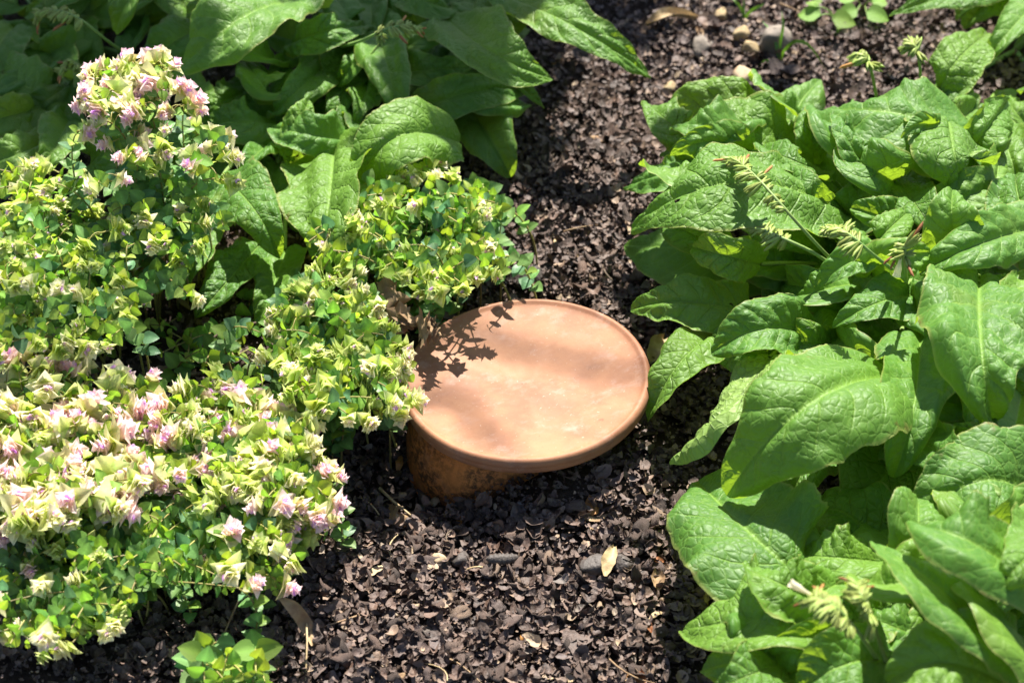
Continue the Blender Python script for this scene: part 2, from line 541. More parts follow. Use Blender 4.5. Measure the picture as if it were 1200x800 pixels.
# ------------------------------------------------------------------ terracotta saucer on its pot
def lathe(prof, seg=96):
    prof = np.array(prof)
    a = np.arange(seg) * 2 * math.pi / seg
    V = np.stack([prof[:, None, 0] * np.cos(a), prof[:, None, 0] * np.sin(a), np.broadcast_to(prof[:, None, 1], (len(prof), seg))], 2).reshape(-1, 3)
    Q = [(i * seg + s, i * seg + (s + 1) % seg, (i + 1) * seg + (s + 1) % seg, (i + 1) * seg + s) for i in range(len(prof) - 1) for s in range(seg)]
    return V, np.array(Q)


def build_pot():
    R = 0.1015
    top = [(0.0004, -.0080)] + [(r, -.0085 + .0068 * (r / .0930) ** 2.2) for r in np.linspace(.006, .0930, 20)]
    rim = [(.0948, -.0008), (.0960, .0004), (.0972, .0010), (.0985, .0009), (.0998, .0000), (.1008, -.0016), (R, -.0034), (R, -.0058), (.1007, -.0066),
           (.1009, -.0074), (R - .0006, -.0092), (R - .0011, -.0116), (R - .0022, -.0128), (.094, -.0134), (.06, -.0134), (.0004, -.0134)]
    V, Q = lathe(top + rim, 128)
    a = np.arctan2(V[:, 1], V[:, 0]); r = np.hypot(V[:, 0], V[:, 1])
    V[:, 2] += .0006 * np.sin(2 * a + .7) * (r / R) ** 2 + .0007 * np.sin(V[:, 0] * 60 + 1) * np.cos(V[:, 1] * 48) * (1 - (r / R) ** 4)
    V[:, :2] *= (1 + .0025 * np.sin(3 * a + 1) + .0015 * np.sin(7 * a))[:, None]
    o = ob('terracotta_saucer', mesh('terracotta_saucer', V, Q[:, ::-1]), M_saucer)
    o.location = DISC
    o.rotation_euler = (math.radians(-3.0), math.radians(-1.6), .4)
    tag(o, 'round pale orange terracotta saucer lying on the sunken pot', 'saucer')
    prof = [(.0590, -.0145), (.0600, -.018), (.0606, -.025), (.0630, -.034), (.0660, -.045), (.0685, -.06), (.070, -.09), (.068, -.14), (.0004, -.145)]
    V, Q = lathe(prof, 96)
    lid = [(.0590, -.0145), (.053, -.0140), (.053, -.06), (.051, -.12)]
    V2, Q2 = lathe(lid, 96)
    V, Q = join([(V, Q[:, ::-1]), (V2, Q2)])
    o = ob('terracotta_pot', mesh('terracotta_pot', V, Q), M_pot)
    o.location = DISC + np.array([-.0310, -.011, 0.0002])
    o.rotation_euler = (0, math.radians(-1.0), 0)
    tag(o, 'orange terracotta pot sunk in the mulch under the saucer', 'pot')


build_pot()


# ------------------------------------------------------------------ comfrey leaves
LEAF_NU, LEAF_NV = 29, 78
LEAF_Q = grid_quads(LEAF_NU, LEAF_NV)


def leaf_mesh(B, Mid, T, hw, hint=(0, -.2), arch=.15, fold=.16, wave=.20, bull=1.0, flip=False, seed=0, nu=LEAF_NU, nv=LEAF_NV):
    r = np.random.default_rng(seed)
    C = bez(B, Mid, T, nv)
    seglen = np.linalg.norm(np.diff(C, axis=0), axis=1)
    L = seglen.sum(); s = np.concatenate([[0], np.cumsum(seglen)]); t = np.clip(s / L, 0, 1)
    Tg = np.gradient(C, axis=0); Tg /= np.linalg.norm(Tg, axis=1)[:, None]
    h = np.array([hint[0] + r.normal(0, .10), hint[1] + r.normal(0, .08), 1.0])
    N = h[None] - (Tg @ h)[:, None] * Tg
    N /= np.linalg.norm(N, axis=1)[:, None]
    tw = r.uniform(-.22, .22) * (t - .4)
    Bv = np.cross(Tg, N)
    N2 = N * np.cos(tw)[:, None] + Bv * np.sin(tw)[:, None]
    N = N2; Bv = np.cross(Tg, N)
    a1, b1 = r.uniform(.36, .50), r.uniform(.66, .86)
    w = t ** a1 * (1 - t) ** b1
    w = w / w.max()
    w = np.where(t > .75, w * (1 - .12 * np.sin((t - .75) / .25 * math.pi)), w) + .004
    u = np.linspace(-1, 1, nu)
    u = np.sign(u) * abs(u) ** .9
    U, TT = np.meshgrid(u, t)
    W = np.repeat((w * hw)[:, None], nu, 1)
    side = np.where(U < 0, 0, 7)
    asym = r.uniform(.86, 1.05, 2)
    W = W * np.where(U < 0, asym[0], asym[1])
    W = W * (1 + (.26 * vnoise(TT * 5 + side + seed * .37, TT * 0 + seed, 5) + .12 * vnoise(TT * 13 + side, TT * 0 + seed, 6) + .05 * vnoise(TT * 50 + side, TT * 0 + seed, 7)) * U ** 4)
    lat = np.abs(U) * W
    nve = 8.5
    q = nve * (TT ** .92 - .62 * lat / L - .05 * U * U) + np.where(U < 0, 0, .4) + .25 * vnoise(TT * 6, U * 2 + seed, 8)
    pil = np.abs(np.sin(math.pi * q)) ** .45
    # cells along each vein
    q2 = lat / .0085 + .35 * np.sin(q * 6.3 + seed) + np.floor(q) * .37
    pil2 = np.abs(np.sin(math.pi * q2)) ** .7
    Z = bull * (.0034 * pil * (.45 + .55 * pil2)) * (1 - np.exp(-(lat / .004) ** 1.5)) * (1 - np.abs(U) ** 8)
    f1, f2 = r.uniform(1.6, 3.2), r.uniform(1.6, 3.2)
    ph1, ph2 = r.uniform(0, 6.3, 2)
    wv = np.where(U < 0, np.sin(6.28 * f1 * TT + ph1), np.sin(6.28 * f2 * TT + ph2))
    wv2 = np.where(U < 0, np.sin(6.28 * f1 * 2.7 * TT + ph2), np.sin(6.28 * f2 * 2.3 * TT + ph1))
    Z += W * (fold * np.abs(U) - arch * U * U + wave * (wv * .8 + .35 * wv2) * np.abs(U) ** 2.2)
    cu = r.uniform(-.15, .55, 2)
    Z += W * np.where(U < 0, cu[0], cu[1]) * np.clip(np.abs(U) - .45, 0, 1) ** 1.6 * (.4 + 1.2 * (vnoise(TT * 2.5 + side, TT * 0 + seed, 12) + .5))
    Z += .022 * vnoise(TT * 3 + seed, U * 1.5, 9) * np.minimum(1, lat / .02)
    Z -= .0012 * np.exp(-(lat / .0022) ** 2)
    V = C[:, None] + Bv[:, None] * (U * W * .985)[..., None] + N[:, None] * Z[..., None]
    V = V.reshape(-1, 3)
    uv = np.stack([(U * W).ravel() + seed * .173 % 3, (TT * L).ravel() + seed * .091 % 2], 1)
    lf = np.stack([U.ravel(), q.ravel(), TT.ravel()], 1)
    Q = grid_quads(nu, nv) if (nu, nv) != (LEAF_NU, LEAF_NV) else LEAF_Q
    if not flip: pass
    else: Q = Q[:, ::-1]
    return mesh('leaf', V, Q, uv, {'lf': ('FLOAT_VECTOR', lf)})


SEED = [100]


def add_leaf(plant, crown, b, m, t, hw, mat=None, pet=True, **kw):
    """b, m, t: (px, py, height cm) of leaf base, middle and tip; hw half width in photo pixels"""
    SEED[0] += 1
    B, Mi, T = (P(a[0], a[1], a[2] / 100) for a in (b, m, t))
    me = leaf_mesh(B, Mi, T, hw / 1450, seed=SEED[0], **kw)
    o = ob('leaf', me, mat or M_comfrey, plant)
    if pet and crown is not None:
        mid = (B + crown) / 2
        d = unit(B - Mi)
        mid = B * .5 + crown * .5 + d * .012 + np.array([0, 0, .012])
        V, Q = tube(bez(crown, mid, B + (Mi - B) * .06, 10), np.linspace(.0032, .0017, 10), 6)
        ob('petiole', mesh('petiole', V, Q), M_stalk, o)
    return o


def filler(plant, crown, n, rad, seed, zr=(.03, .07), arc=(0, 6.28), hw=(30, 48)):
    r = random.Random(seed)
    for i in range(n):
        a = arc[0] + (arc[1] - arc[0]) * (i + r.random()) / n
        d = np.array([math.cos(a), math.sin(a), 0])
        l0, l1 = rad * r.uniform(.15, .35), rad * r.uniform(.8, 1.1)
        z = r.uniform(*zr)
        B = crown + d * l0 + np.array([0, 0, z * .8]); T = crown + d * l1 + np.array([0, 0, z * .35])
        Mi = (B + T) / 2 + np.array([0, 0, z * .55])
        SEED[0] += 1
        o = ob('leaf', leaf_mesh(B, Mi, T, r.uniform(*hw) / 1450, hint=(r.uniform(-.2, .2), r.uniform(-.3, .2)), seed=SEED[0], nu=17, nv=36), M_comfrey, plant)
        V, Q = tube(bez(crown, (crown + B) / 2 + np.array([0, 0, .01]), B + (Mi - B) * .05, 7), .002, 5)
        ob('petiole', mesh('petiole', V, Q), M_stalk, o)


def inside(poly, x, y):
    c = False; j = len(poly) - 1
    for i in range(len(poly)):
        (xi, yi), (xj, yj) = poly[i], poly[j]
        if (yi > y) != (yj > y) and x < (xj - xi) * (y - yi) / (yj - yi) + xi: c = not c
        j = i
    return c


def sample(poly, n, dmin, r):
    xs = [p[0] for p in poly]; ys = [p[1] for p in poly]
    pts = []; tries = 0
    while len(pts) < n and tries < 6000:
        tries += 1
        x, y = r.uniform(min(xs), max(xs)), r.uniform(min(ys), max(ys))
        if not inside(poly, x, y): continue
        d = dmin * (1 if tries < 2500 else .6)
        if any((x - a) ** 2 + (y - b) ** 2 < d * d for a, b in pts): continue
        pts.append((x, y))
    return pts


def scatter_leaves(plant, crown, cpx, poly, n, dmin, seed, zr, lr=(70, 115), hr=(24, 36), avoid=()):
    """smaller leaves between the large ones, pointing away from the crown"""
    r = random.Random(seed)
    for x, y in sample(poly, n, dmin, r):
        if any((x - a) ** 2 + (y - b) ** 2 < c * c for a, b, c in avoid): continue
        a = math.atan2(y - cpx[1], x - cpx[0]) + r.gauss(0, .7)
        l = r.uniform(*lr); z = r.uniform(*zr)
        dx, dy = math.cos(a) * l / 2, math.sin(a) * l / 2 * .75
        steep = r.random() < .35
        add_leaf(plant, crown, (x - dx, y - dy, z - 2.5), (x, y, z + r.uniform(.3, 1.2)), (x + dx, y + dy, z - r.uniform(.5, 3)), r.uniform(*hr),
                 hint=(r.gauss(0, .35), -r.uniform(.9, 1.7) if steep else r.gauss(-.25, .2)), wave=r.uniform(.15, .3), bull=r.uniform(.6, 1.2), nu=21, nv=48)


def calyx_meshes():
    out = []
    for kind in range(3):
        parts = []
        L = [.0085, .0065, .010][kind]
        for k in range(5):
            a = k * 2 * math.pi / 5
            d = np.array([math.cos(a), math.sin(a), 0])
            pts = [d * .0003, d * .0011 + np.array([0, 0, L * .35]), d * (.0013 + .0004 * kind) + np.array([0, 0, L * .75]), d * (.0010 + .0007 * kind) + np.array([0, 0, L])]
            parts.append(tube(pts, [.0006, .0012, .0009, .0001], 4))
        V, Q = join(parts)
        me = mesh('calyx', V, Q); me.materials.append(M_calyx); out.append(me)
    return out


CALYX = calyx_meshes()
V_, Q_ = tube([(0, 0, 0), (0, 0, .004), (0, 0, .010), (.0006, 0, .0125)], [.0006, .0013, .0012, .0002], 6)
WITHER = mesh('withered_corolla', V_, Q_); WITHER.materials.append(M_wither)
V_, Q_ = tube([(0, 0, .001), (0, 0, .006), (0, 0, .0095), (0, 0, .0135), (0, 0, .0155)], [.0009, .0014, .0024, .0024, .0030], 8)
FLOWER = mesh('corolla', V_, Q_); FLOWER.materials.append(M_petal)


def flower_stalk(plant, pts, n, coil=0.02, size=1.0, seed=0, special=()):
    """a curling spray of drooping buds; pts are world points from foot to tip"""
    r = random.Random(seed)
    pts = np.array(pts)
    k = len(pts)
    tt = np.linspace(0, k - 1, 26)
    # smooth through the points
    C = np.stack([np.interp(tt, np.arange(k), pts[:, i]) for i in range(3)], 1)
    for _ in range(6):
        C[1:-1] = .5 * C[1:-1] + .25 * (C[:-2] + C[2:])
    V, Q = tube(C, np.linspace(.0017, .0007, len(C)), 6)
    st = ob('flower_stalk', mesh('flower_stalk', V, Q), M_stalk, plant)
    n = int(n * 1.5); special = [int(q * 1.5) for q in special]
    for i in range(n):
        f = .42 + .58 * i / max(1, n - 1)
        j = min(len(C) - 2, int(f * (len(C) - 1)))
        p = C[j]; tg = unit(C[j + 1] - C[j])
        sd = unit(np.cross(tg, (0, 0, 1))) * (1 if i % 2 else -1)
        d = unit(sd * .8 + np.array([0, 0, -.75 + f * .7]) + tg * (.2 + .5 * f) + np.array([r.uniform(-.55, .55), r.uniform(-.55, .55), r.uniform(-.4, .4)]))
        o = ob('calyx', CALYX[r.randrange(3)], None, st)
        s = 1.35 * size * r.uniform(.8, 1.15) * (1.15 - .45 * (f - .42) / .58)
        o.matrix_local = Matrix.Translation(Vector(p)) @ Vector(d).to_track_quat('Z', 'Y').to_matrix().to_4x4() @ Matrix.Scale(s, 4)
        if i in special or r.random() < .05:
            c = ob('withered_corolla', WITHER, None, st)
            c.matrix_local = Matrix.Translation(Vector(p + d * .006 * s)) @ Vector(unit(d + np.array([r.uniform(-.3, .3), r.uniform(-.3, .3), 0]))).to_track_quat('Z', 'Y').to_matrix().to_4x4() @ Matrix.Scale(s * .8, 4)
    return st


def stalk_flower(st, p, d, s=1.0):
    c = ob('corolla', FLOWER, None, st)
    c.matrix_local = Matrix.Translation(Vector(p)) @ Vector(unit(d)).to_track_quat('Z', 'Y').to_matrix().to_4x4() @ Matrix.Scale(s, 4)
    o = ob('calyx', CALYX[0], None, st)
    o.matrix_local = c.matrix_local.copy()


# ---- the large comfrey right of the saucer
comf = empty('comfrey_plant', 'large sunlit comfrey with wrinkled green leaves to the right of the saucer', 'plant', 'comfrey plants')
cr = gp(1040, 335)
crown_r = cr
for b, m, t, hw, kw in [
    ((925, 168, 6), (850, 128, 10), (772, 152, 6), 50, dict(hint=(0, -.5), fold=.05)),                 # back left
    ((960, 195, 6), (865, 163, 11.5), (774, 182, 7), 62, dict(hint=(0, -.55), fold=.0, bull=1.3)),
    ((880, 178, 11), (832, 166, 14.5), (785, 184, 12.5), 30, dict(hint=(0, -2.2), fold=-.1)),           # backlit edge
    ((845, 200, 9), (790, 200, 12), (731, 221, 8.5), 34, dict(hint=(-.1, -.2))),
    ((1005, 262, 9), (868, 213, 17), (738, 271, 10), 82, dict(hint=(.05, -.28), fold=.06, arch=.20, bull=1.25, wave=.10)),
    ((945, 182, 6), (930, 140, 9), (962, 92, 9), 42, dict(hint=(-.2, -.3))),
    ((955, 195, 8), (952, 160, 11.5), (950, 129, 11.5), 28, dict(hint=(.3, -1.2))),
    ((1155, 172, 9), (1050, 132, 15), (945, 138, 9), 88, dict(hint=(0, -.35), fold=.02, arch=.14, bull=1.6, wave=.08)),   # big wrinkled back leaf
    ((1030, 225, 9), (1004, 180, 15), (974, 132, 15.5), 31, dict(hint=(.5, -1.0), bull=1.2)),
    ((1112, 140, 13), (1118, 175, 16.5), (1130, 222, 12.5), 60, dict(hint=(.05, -.8), fold=.0, bull=.8)),
    ((1098, 152, 15), (1078, 146, 17), (1056, 163, 16.5), 17, dict(hint=(0, -2.5))),
    ((1205, 235, 8), (1186, 190, 12), (1172, 137, 11), 33, dict(hint=(-.3, -.5), bull=.7)),
    ((1230, 300, 9), (1200, 250, 14), (1190, 203, 13), 40, dict(hint=(-.4, -.7))),
    ((1122, 302, 11), (1116, 262, 17), (1117, 221, 18), 42, dict(hint=(.0, -1.3), wave=.2)),
    ((1235, 262, 12), (1150, 285, 16.5), (1076, 320, 14), 42, dict(hint=(0, -.3), wave=.3, bull=1.2)),
    ((1066, 266, 9), (1030, 252, 13), (996, 243, 13), 29, dict(hint=(.1, -.9))),
    ((1020, 322, 12), (1052, 302, 16), (1092, 296, 16), 36, dict(hint=(.1, -1.5), wave=.2)),
    ((1040, 302, 12), (998, 306, 15), (952, 338, 12.5), 30, dict(hint=(-.1, -.4))),
    ((1095, 345, 10), (1035, 352, 14), (974, 384, 12), 42, dict(hint=(.0, -.5), wave=.2)),
    ((1010, 330, 9), (968, 338, 12.5), (925, 352, 9.5), 36, dict(hint=(-.1, -.3))),
    ((965, 318, 5), (895, 302, 8.5), (832, 305, 6), 38, dict(hint=(-.1, -.2))),
    ((900, 312, 3.5), (815, 294, 6.5), (731, 286, 3.5), 62, dict(hint=(0, -.15), fold=.02, bull=.5, wave=.1)),
    ((905, 380, 6), (822, 354, 10), (738, 362, 7), 37, dict(hint=(0, -.2), bull=.8)),
    ((855, 388, 6), (800, 420, 9), (758, 494, 4.5), 38, dict(hint=(-.5, -.1), bull=.5)),
    ((955, 395, 9), (895, 385, 12.5), (832, 413, 10), 42, dict(hint=(-.05, -.4))),
    ((905, 415, 10), (850, 482, 11.5), (786, 541, 6), 42, dict(hint=(-.7, .35), flip=True, fold=-.15, bull=1.3, arch=-.05)),
    ((1055, 445, 11), (952, 470, 18), (850, 581, 10), 74, dict(hint=(-.05, -.25), fold=.10, arch=.24, wave=.12)),
    ((1078, 385, 11), (1072, 470, 15), (1047, 560, 11), 43, dict(hint=(-.15, -.35), fold=.28)),
    ((1148, 322, 13), (1150, 405, 18.5), (1165, 497, 13.5), 66, dict(hint=(-.05, -.35), fold=.2, arch=.2, bull=1.8, wave=.34)),
    ((1105, 470, 5), (1048, 540, 8), (985, 628, 4), 76, dict(hint=(-.2, -.1), bull=.4, wave=.08)),
    ((1120, 430, 8), (1110, 480, 11), (1105, 530, 8), 48, dict(hint=(.1, -.3), bull=.4)),
    ((1170, 550, 9), (1138, 520, 13), (1103, 503, 12.5), 26, dict(hint=(.1, -1.2))),
    ((1200, 455, 8), (1190, 500, 12), (1180, 560, 9), 46, dict(hint=(.1, -.3), bull=.6)),
    ((960, 430, 6), (940, 480, 9), (880, 530, 5), 40, dict(hint=(-.3, -.2), bull=.6)),
    ((985, 335, 4), (990, 380, 8), (1000, 420, 8), 44, dict(hint=(.0, -.2), bull=.5)),
    ((1085, 380, 5), (1040, 395, 8), (1000, 400, 7), 40, dict(hint=(.0, -.2), bull=.5)),
    ((1060, 200, 3), (1050, 190, 7), (1035, 170, 6), 32, dict(hint=(.0, -.5), bull=.5)),
    ((1240, 330, 10), (1205, 370, 15), (1185, 430, 12), 50, dict(hint=(.2, -.3))),
    ((960, 520, 4), (945, 545, 7), (915, 600, 4), 36, dict(hint=(.0, -.2), bull=.4)),
    ((1150, 240, 6), (1165, 225, 10), (1180, 280, 8), 30, dict(hint=(.0, -.4))),
]:
    add_leaf(comf, cr, b, m, t, hw, **kw)
filler(comf, cr, 13, .15, 3)
filler(comf, gp(1120, 230), 8, .11, 4)
filler(comf, gp(1080, 470), 8, .11, 5, (.02, .05))
scatter_leaves(comf, crown_r, (1040, 330), [(770, 150), (880, 112), (1040, 95), (1180, 130), (1215, 480), (1110, 545), (1045, 520), (920, 480), (900, 440), (850, 395), (800, 240)], 56, 34, 31, (7.5, 14), avoid=((880, 262, 34),))
s1 = flower_stalk(comf, [P(990, 320, .10), P(960, 290, .16), P(920, 245, .19), P(885, 205, .195), P(866, 190, .19), P(858, 186, .18)], 17, seed=1, special=(15, 16))
s2 = flower_stalk(comf, [P(985, 318, .12), P(955, 296, .155), P(920, 280, .165), P(890, 268, .16), P(870, 255, .15), P(862, 250, .14)], 26, seed=2, special=(21, 23, 25))
s3 = flower_stalk(comf, [P(1045, 315, .16), P(1025, 300, .20), P(1000, 278, .22), P(980, 265, .215), P(966, 270, .21)], 15, seed=3, special=())
s4 = flower_stalk(comf, [P(1062, 330, .15), P(1060, 305, .20), P(1061, 285, .215), P(1056, 295, .205)], 9, seed=4, special=(7, 8))
stalk_flower(s4, P(1056, 300, .205), (-.1, -.2, -1), 1.1)
s5 = flower_stalk(comf, [gp(1030, 130, .05), P(1022, 85, .13), P(1016, 68, .15), P(1008, 62, .15), P(1004, 66, .145)], 14, seed=5)
s6 = flower_stalk(comf, [gp(1080, 120, .05), P(1078, 75, .13), P(1074, 56, .15), P(1068, 50, .15), P(1064, 54, .145)], 14, seed=6)

# ---- the comfrey in the lower right corner
comf2 = empty('comfrey_plant', 'comfrey with broad pale leaves in the lower right corner', 'plant', 'comfrey plants')
cr = gp(1080, 745)
for b, m, t, hw, kw in [
    ((1225, 590, 10), (1150, 562, 15), (1075, 618, 11), 70, dict(hint=(0, -.35), bull=.7)),
    ((1215, 690, 16), (1140, 635, 22), (1068, 616, 20), 58, dict(hint=(.1, -.35), bull=.7, wave=.08)),
    ((1185, 775, 14), (1105, 690, 20), (1022, 635, 18), 58, dict(hint=(.1, -.2), bull=.5, wave=.10)),
    ((1250, 610, 15), (1210, 645, 22), (1165, 692, 20), 48, dict(hint=(-.1, -.3), bull=.6)),
    ((1230, 800, 13), (1180, 735, 19), (1120, 668, 18), 50, dict(hint=(.9, .1), bull=.4)),
    ((975, 702, 6), (898, 640, 11), (817, 562, 7), 74, dict(hint=(-.1, -.15), bull=.6, arch=.14)),
    ((1010, 718, 8), (905, 722, 12.5), (799, 737, 8.5), 74, dict(hint=(0, -.1), bull=.5, arch=.14)),
    ((945, 795, 8), (885, 775, 11), (821, 784, 8.5), 40, dict(hint=(0, -.2), bull=.6)),
    ((1050, 770, 10), (990, 778, 14), (925, 812, 11), 44, dict(hint=(0, -.3))),
    ((1190, 808, 14), (1110, 775, 18), (1040, 800, 16), 54, dict(hint=(0, -.5), wave=.2)),
    ((1040, 700, 5), (1000, 660, 8), (960, 620, 5), 50, dict(hint=(0, -.2), bull=.5)),
    ((1090, 690, 5), (1060, 650, 8), (1020, 610, 6), 48, dict(hint=(0, -.2), bull=.5)),
    ((1030, 740, 8), (1010, 760, 11), (960, 745, 9), 40, dict(hint=(0, -.2), bull=.5)),
]:
    add_leaf(comf2, cr, b, m, t, hw, **kw)
filler(comf2, cr, 12, .14, 8)
filler(comf2, gp(1180, 700), 9, .12, 9)
scatter_leaves(comf2, cr, (1080, 740), [(880, 640), (960, 660), (1100, 600), (1200, 560), (1215, 800), (880, 800)], 22, 40, 32, (6, 15), (80, 130), (28, 42))
s7 = flower_stalk(comf2, [P(1030, 775, .12), P(1010, 745, .18), P(985, 715, .215), P(962, 700, .22), P(950, 702, .21)], 16, seed=7, special=(13, 14, 15))
stalk_flower(s7, P(951, 697, .215), (-.8, .3, .35), 1.0)
s8 = flower_stalk(comf2, [P(1040, 780, .12), P(1025, 735, .18), P(1010, 700, .215), P(1003, 682, .21)], 12, seed=8, special=(10, 11))

# ---- the comfrey at the top right edge
comf3 = empty('comfrey_plant', 'comfrey cut off by the top right corner of the photo', 'plant', 'comfrey plants')
cr = gp(1190, 60)
for b, m, t, hw, kw in [
    ((1095, 118, 5), (1118, 75, 10), (1158, 38, 8), 40, dict(hint=(-.2, -.5))),
    ((1240, -25, 6), (1190, 28, 10), (1149, 77, 6.5), 42, dict(hint=(-.2, -.4), bull=.8)),
    ((1200, -25, 5), (1120, -8, 9), (1040, 18, 6), 42, dict(hint=(0, -.3))),
    ((1220, 160, 3), (1190, 130, 6), (1175, 105, 4), 24, dict(hint=(0, -.4))),
    ((1250, 40, 6), (1225, 70, 9), (1195, 110, 5), 34, dict(hint=(0, -.4))),
]:
    add_leaf(comf3, cr, b, m, t, hw, **kw)
filler(comf3, gp(1215, 20), 9, .12, 12)

# ---- the comfrey in the shade at the top left
comf4 = empty('comfrey_plant', 'comfrey in dappled shade at the top behind the oregano', 'plant', 'comfrey plants')
cr = gp(470, 60)
for b, m, t, hw, kw in [
    ((362, 0, 11), (282, 22, 16), (206, 92, 11), 74, dict(hint=(0, -.4), bull=1.5, arch=.1)),
    ((165, -40, 12), (148, -2, 15), (134, 39, 11), 36, dict(hint=(0, -.7))),
    ((340, 52, 8), (382, 36, 12), (430, 30, 9), 28, dict(hint=(0, -.8), wave=.25)),
    ((360, 62, 5), (335, 72, 7), (312, 90, 6), 20, dict(hint=(0, -.4))),
    ((385, 78, 5), (350, 95, 8), (322, 122, 6), 24, dict(hint=(0, -.4))),
    ((435, 20, 7), (456, 85, 11), (470, 155, 7), 44, dict(hint=(-.1, -.2), bull=1.2)),
    ((522, 20, 9), (578, 62, 14), (648, 92, 10), 52, dict(hint=(.0, -.45), wave=.2, bull=.8)),
    ((580, -8, 10), (672, 30, 14), (762, 91, 8), 42, dict(hint=(.15, -.25), bull=1.2)),
    ((482, 133, 7), (550, 108, 9.5), (622, 104, 6), 34, dict(hint=(0, -.8), bull=.3)),
    ((535, 108, 3), (570, 155, 6), (600, 208, 3), 54, dict(hint=(0, -.3), bull=.4)),
    ((540, 168, 8), (465, 160, 13), (418, 222, 8), 50, dict(hint=(0, -.4), wave=.16, bull=.5)),
    ((470, -20, 8), (500, 0, 11), (540, 15, 8), 34, dict(hint=(0, -.4))),
    ((600, -30, 8), (640, -5, 12), (690, 25, 9), 38, dict(hint=(0, -.3))),
    ((420, 60, 4), (405, 100, 7), (390, 150, 5), 44, dict(hint=(0, -.3), bull=.6)),
    ((430, -20, 6), (435, 20, 9), (430, 55, 7), 36, dict(hint=(0, -.3), bull=.6)),
    ((520, 30, 4), (505, 65, 6), (490, 105, 4), 36, dict(hint=(0, -.3), bull=.6)),
]:
    add_leaf(comf4, cr, b, m, t, hw, **kw)
filler(comf4, cr, 12, .13, 14, (.02, .05))
scatter_leaves(comf4, cr, (470, 60), [(240, 0), (640, -10), (610, 130), (500, 160), (400, 190), (320, 130)], 30, 34, 33, (5, 10))
s9 = flower_stalk(comf4, [P(400, 55, .09), P(425, 48, .14), P(450, 35, .17), P(475, 28, .17), P(492, 36, .16)], 14, seed=9, special=(10, 11, 12))

comf5 = empty('comfrey_plant', 'comfrey with drooping leaves between the tall pink oregano and the shaded oregano', 'plant', 'comfrey plants')
cr = gp(330, 200)
for b, m, t, hw, kw in [
    ((352, 190, 6), (352, 150, 10), (363, 116, 11), 32, dict(hint=(.1, -.9))),
    ((392, 165, 7), (385, 240, 10), (372, 322, 6), 66, dict(hint=(-.1, -.25), bull=1.3, wave=.1)),
    ((258, 205, 7), (298, 245, 10), (330, 302, 6), 42, dict(hint=(.1, -.2), bull=.8)),
    ((330, 150, 5), (285, 140, 9), (246, 150, 6), 40, dict(hint=(0, -.5))),
    ((320, 165, 5), (300, 180, 9), (280, 205, 8), 26, dict(hint=(0, -.4))),
    ((250, 240, 4), (225, 290, 7), (205, 350, 4), 40, dict(hint=(0, -.3))),
    ((300, 100, 4), (270, 115, 7), (225, 130, 5), 34, dict(hint=(0, -.4))),
    ((305, 285, 3), (270, 325, 5), (228, 372, 3), 42, dict(hint=(0, -.2))),
    ((335, 290, 3), (320, 335, 4.5), (300, 385, 2.5), 34, dict(hint=(0, -.2))),
]:
    add_leaf(comf5, cr, b, m, t, hw, **kw)
filler(comf5, cr, 8, .10, 15, (.02, .05))

comf6 = empty('comfrey_plant', 'dark shaded comfrey in the top left corner', 'plant', 'comfrey plants')
cr = gp(60, 60)
for b, m, t, hw, kw in [
    ((60, 130, 5), (30, 100, 8), (-10, 80, 6), 44, dict(hint=(0, -.4), bull=.5)),
    ((30, 110, 4), (75, 145, 7), (125, 190, 4), 46, dict(hint=(0, -.4), bull=.5)),
    ((260, 20, 5), (210, 45, 9), (160, 80, 6), 50, dict(hint=(0, -.4), bull=.7)),
    ((20, 30, 5), (-5, 60, 8), (-20, 110, 5), 44, dict(hint=(0, -.3))),
    ((180, -20, 5), (215, 5, 8), (240, 50, 5), 40, dict(hint=(0, -.4))),
    ((100, -20, 5), (70, 0, 8), (30, 20, 6), 40, dict(hint=(0, -.4))),
    ((10, 140, 4), (25, 165, 6), (50, 200, 4), 36, dict(hint=(0, -.3))),
    ((240, 110, 3), (225, 150, 6), (200, 200, 4), 36, dict(hint=(0, -.3))),
]:
    add_leaf(comf6, cr, b, m, t, hw, **kw)
filler(comf6, cr, 12, .15, 16, (.02, .06))
scatter_leaves(comf6, cr, (60, 60), [(-10, -10), (250, -10), (240, 180), (100, 190), (-10, 180)], 20, 40, 34, (4, 9))
flower_stalk(comf6, [P(150, 65, .07), P(125, 48, .13), P(95, 22, .16), P(70, 12, .165), P(50, 12, .16), P(42, 22, .15)], 20, seed=10, special=(15, 17, 18, 19))
flower_stalk(comf6, [P(120, 100, .07), P(98, 78, .12), P(82, 74, .13), P(70, 82, .125)], 13, seed=11, special=(10, 11, 12))


# ------------------------------------------------------------------ oregano
def small_leaf_base(nu=5, nv=7, tip=.85, cup=.35):
    t = np.linspace(0, 1, nv); u = np.linspace(-1, 1, nu)
    U, T = np.meshgrid(u, t)
    w = t ** .45 * (1 - t) ** tip; w = w / w.max() * .42 + .01
    X = U * w[:, None]; Y = T
    Z = cup * np.abs(X) ** 1.4 - .28 * T * T + .10 * T
    return np.stack([X, Y, Z], 2).reshape(-1, 3), grid_quads(nu, nv), T.ravel(), U.ravel()


OL, OLQ, OLT, OLU = small_leaf_base()
BR, BRQ, BRT, BRU = small_leaf_base(5, 6, 1.05, .9)


def leafcol(c1, c2):
    k = (np.abs(OLU) < .1)[:, None] * .35
    c = np.array(c1)[None] * (1 - OLT[:, None]) + np.array(c2)[None] * OLT[:, None]
    c = c * (1 + k)
    return np.concatenate([c, np.ones((len(c), 1))], 1)


